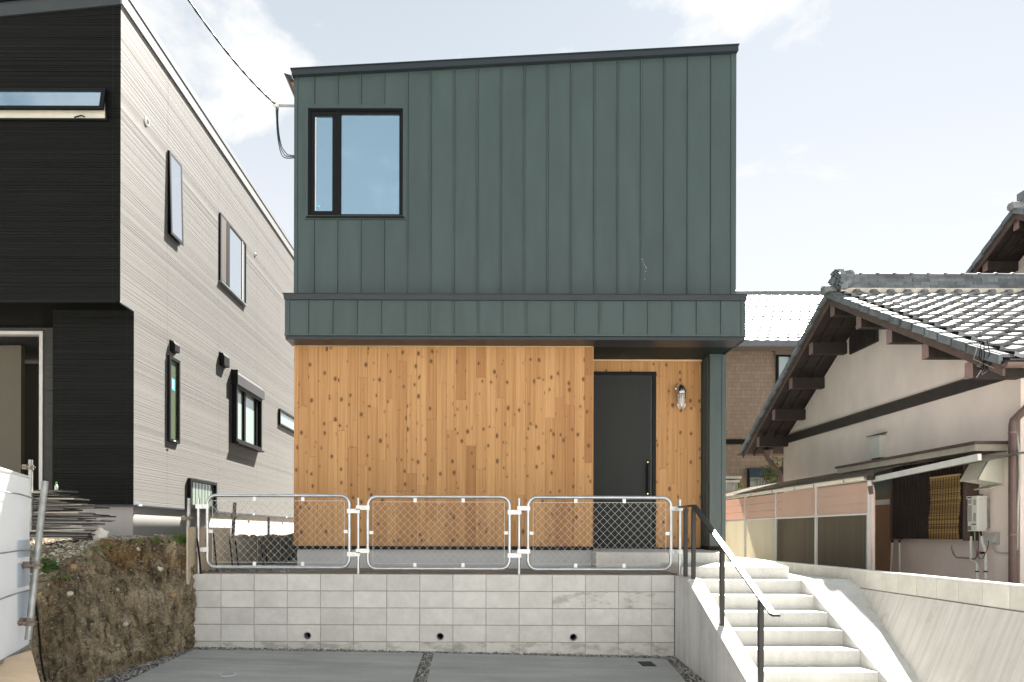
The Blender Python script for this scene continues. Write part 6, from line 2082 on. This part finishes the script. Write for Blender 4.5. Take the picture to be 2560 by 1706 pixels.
a = P(459, 1400, 8.30); 
g = MB(); g.box(P(455, 1500, 8.28).x, P(468, 1500, 8.28).x, 8.27, 8.30, -1.5, PX(458, 1400, XB).z + .08)
tag(g.build('edge_board', mPLYD), 'upright brown board wedged between the soil cut and the block wall end', 'board')
for x, yt, lab in ((492, 1347, 'black form stake in front of the light board, behind the first post'), (532, 1331, 'longest black form stake on the light board'), (572, 1341, 'black form stake at the right edge of the light board'), (587, 1350, 'tilted black stake on the narrow form strip'),
                   (650, 1351, 'left black stake of the pair on the middle dark form boards'), (659.5, 1355, 'right black stake of the pair on the middle dark form boards'), (714, 1350, 'black stake left of the farthest pair near the cedar corner'), (725, 1348, 'black stake nearest the cedar corner')):
    p = PX(x, yt, XB + .03)
    t = thing('form_stake', lab, 'stake', (p.x, p.y, -.55), 'black stakes holding the form boards')
    g = MB(); g.tube([(p.x + .07, p.y - .03, -.55), (p.x + .012, p.y, p.z - .05), (p.x, p.y, p.z)], [.011, .011, .006], 7); g.build('rod', mBLACK, t)
# mud heaped on the boards
g = MB()
for i in range(420):
    y = rg.uniform(9.6, 13.6)
    pebbles(g, XB - .05 - abs(rg.gauss(0, .06)), y, PX(650, 1346, XB).z + rg.uniform(-.04, .035) * (1 + .5 * math.sin(y * 5)), rg.uniform(.02, .05), rg)
g.build('mud', mCRUMB, fix=False, kind='stuff')
# white sheeted panel of the site fence
YS_ = 5.5
e = P(73, 1400, YS_); top = P(73, 1196, YS_).z; bot = P(66, 1611, YS_).z
d = Vector((.394, -1, 0)).normalized()
t = thing('site_fence_panel', 'white sheeted site fence panel with tie wires at the left edge', 'site fence', (e.x, YS_, bot))
def sp(s, z, o=0.0): return Vector((e.x, YS_, 0)) + d * s + Vector((-d.y, d.x, 0)) * o + Vector((0, 0, z))
g = MB()
NX, NZ = 24, 26
for i in range(NX + 1):
    for j in range(NZ + 1):
        s, w = 1.5 * i / NX, j / NZ
        g.v.append(tuple(sp(s, bot + (top - bot) * w, .003 * math.sin(3.1 * s + 2 * w) + .002 * math.sin(w * 9 + s) + .003 * noise.noise(Vector((s * 3, w * 5, 1))))))
for i in range(NX):
    for j in range(NZ):
        a = i * (NZ + 1) + j
        g.f.append((a, a + 1, a + NZ + 2, a + NZ + 1))
g.build('sheet', sheet_mat('white_sheet', (.74, .77, .80), .35, 0, .5, .03), t, smooth=True, fix=False)
g = MB(); g.tube([sp(-.012, bot - .03, -.02), sp(-.012, top + .02, -.02)], .017, 8); g.build('frame_post', mGALVD, t)
g = MB(); g.tube([sp(-.012, bot - .015, -.01), sp(1.5, bot + .01, -.01)], .02, 8); g.build('bottom_bar', mGALVD, t)
g = MB(); g.tube([sp(-.012, top + .005, 0), sp(1.5, top + .005, 0)], .012, 8); g.build('top_hem', mWHITE, t)
for yy, x in ((1247, 74), (1377, 70), (1473, 68)):
    zz = P(x, yy, YS_).z
    g = MB(); g.tube([sp(-.03, zz, .035), sp(.15, zz + .004, .04), sp(.5, zz + .012, .042), sp(1.5, zz + .0, .035)], .006, 6); g.build('tie_wire', mGALVD, t)
mPRN = M('pale_blue_print', (.52, .60, .68), .6)
for z0, z1 in ((.53, .63), (.36, .5), (.18, .33)):
    H_ = top - bot
    g = MB()
    g.add([sp(.04, bot + H_ * z0, .013), sp(.40, bot + H_ * z0, .013), sp(.40, bot + H_ * z1, .013), sp(.04, bot + H_ * z1, .013)], [(0, 1, 2, 3)])
    g.build('faded_print', mPRN, t)
# leaning plywood sheet at the lower left
p0, p1 = P(-60, 1668, 4.7), P(78, 1626, 4.95)
q1, q0 = P(112, 1745, 4.55), P(-60, 1790, 4.3)
nn = (p1 - p0).cross(q1 - p1).normalized() * .015
g = MB(); g.hexa([q0, q1, p1, p0, q0 + nn, q1 + nn, p1 + nn, p0 + nn])
tag(g.build('plywood_sheet', M('birch_plywood', (.52, .40, .28), .7, 0, .1, 3, fine=.05, fs=60, stretch=(1, 5, 5))), 'pale plywood sheet leaning at the lower left corner under the white fence panel', 'plywood')
# black hose down the slope
pts_ = []
for x, y in ((83, 1490), (88, 1530), (92, 1585), (98, 1640), (103, 1680), (108, 1720)):
    p = bank_at(x, min(y, 1700)); pts_.append(p + Vector((.05, -.05, .0)))
g = MB(); g.tube(pts_, .009, 6); tag(g.build('hose', mBLACK, smooth=True), 'thin black hose hanging down the soil cut beside the plywood sheet', 'hose')
# ------------------------------------------------------------ unseen pale houses across the street, added to bounce sunlight onto the shaded fronts
mPALE = M('pale_render_house', (.70, .68, .64), .9, 0, .05, 1, fine=.04, fs=60)
mROOFO = M('grey_slate_roof', (.18, .18, .19), .6, 0, .15, 4)
for i, (x0, x1, hgt, lab) in enumerate(((-17.0, -6.2, 5.6, 'unseen pale house across the street, added to bounce sunlight, on the left'), (-5.4, 4.8, 6.0, 'unseen pale house across the street, added to bounce sunlight, facing the green house'), (5.6, 16.5, 5.4, 'unseen pale house across the street, added to bounce sunlight, on the right'))):
    t = thing('opposite_bounce_house', lab, 'house', ((x0 + x1) / 2, -11, -1.95), 'unseen houses added for bounced light')
    yf = -7.2
    g = MB(); g.box(x0, x1, yf - 8, yf, -1.95, -1.95 + hgt); g.build('wall', mPALE, t)
    zt = -1.95 + hgt
    g = MB(); g.prism([(x0 - .4, yf + .5, zt - .0), (x0 - .4, yf - 4, zt + 1.7), (x0 - .4, yf - 8.5, zt)], (x1 - x0 + .8, 0, 0)); g.build('roof', mROOFO, t)
    for k in range(3):
        for lv_ in (1.0, 3.6):
            xw = x0 + (x1 - x0) * (k + .5) / 3
            o = ring(MB(), xw - .75, xw + .75, -1.95 + lv_, -1.95 + lv_ + 1.1, .05, yf - .02, .06).build('window', mWHITE, t)
            g = MB(); g.box(xw - .7, xw + .7, yf + .001, yf + .012, -1.95 + lv_ + .05, -1.95 + lv_ + 1.05); g.build('pane', mGLASS, o)
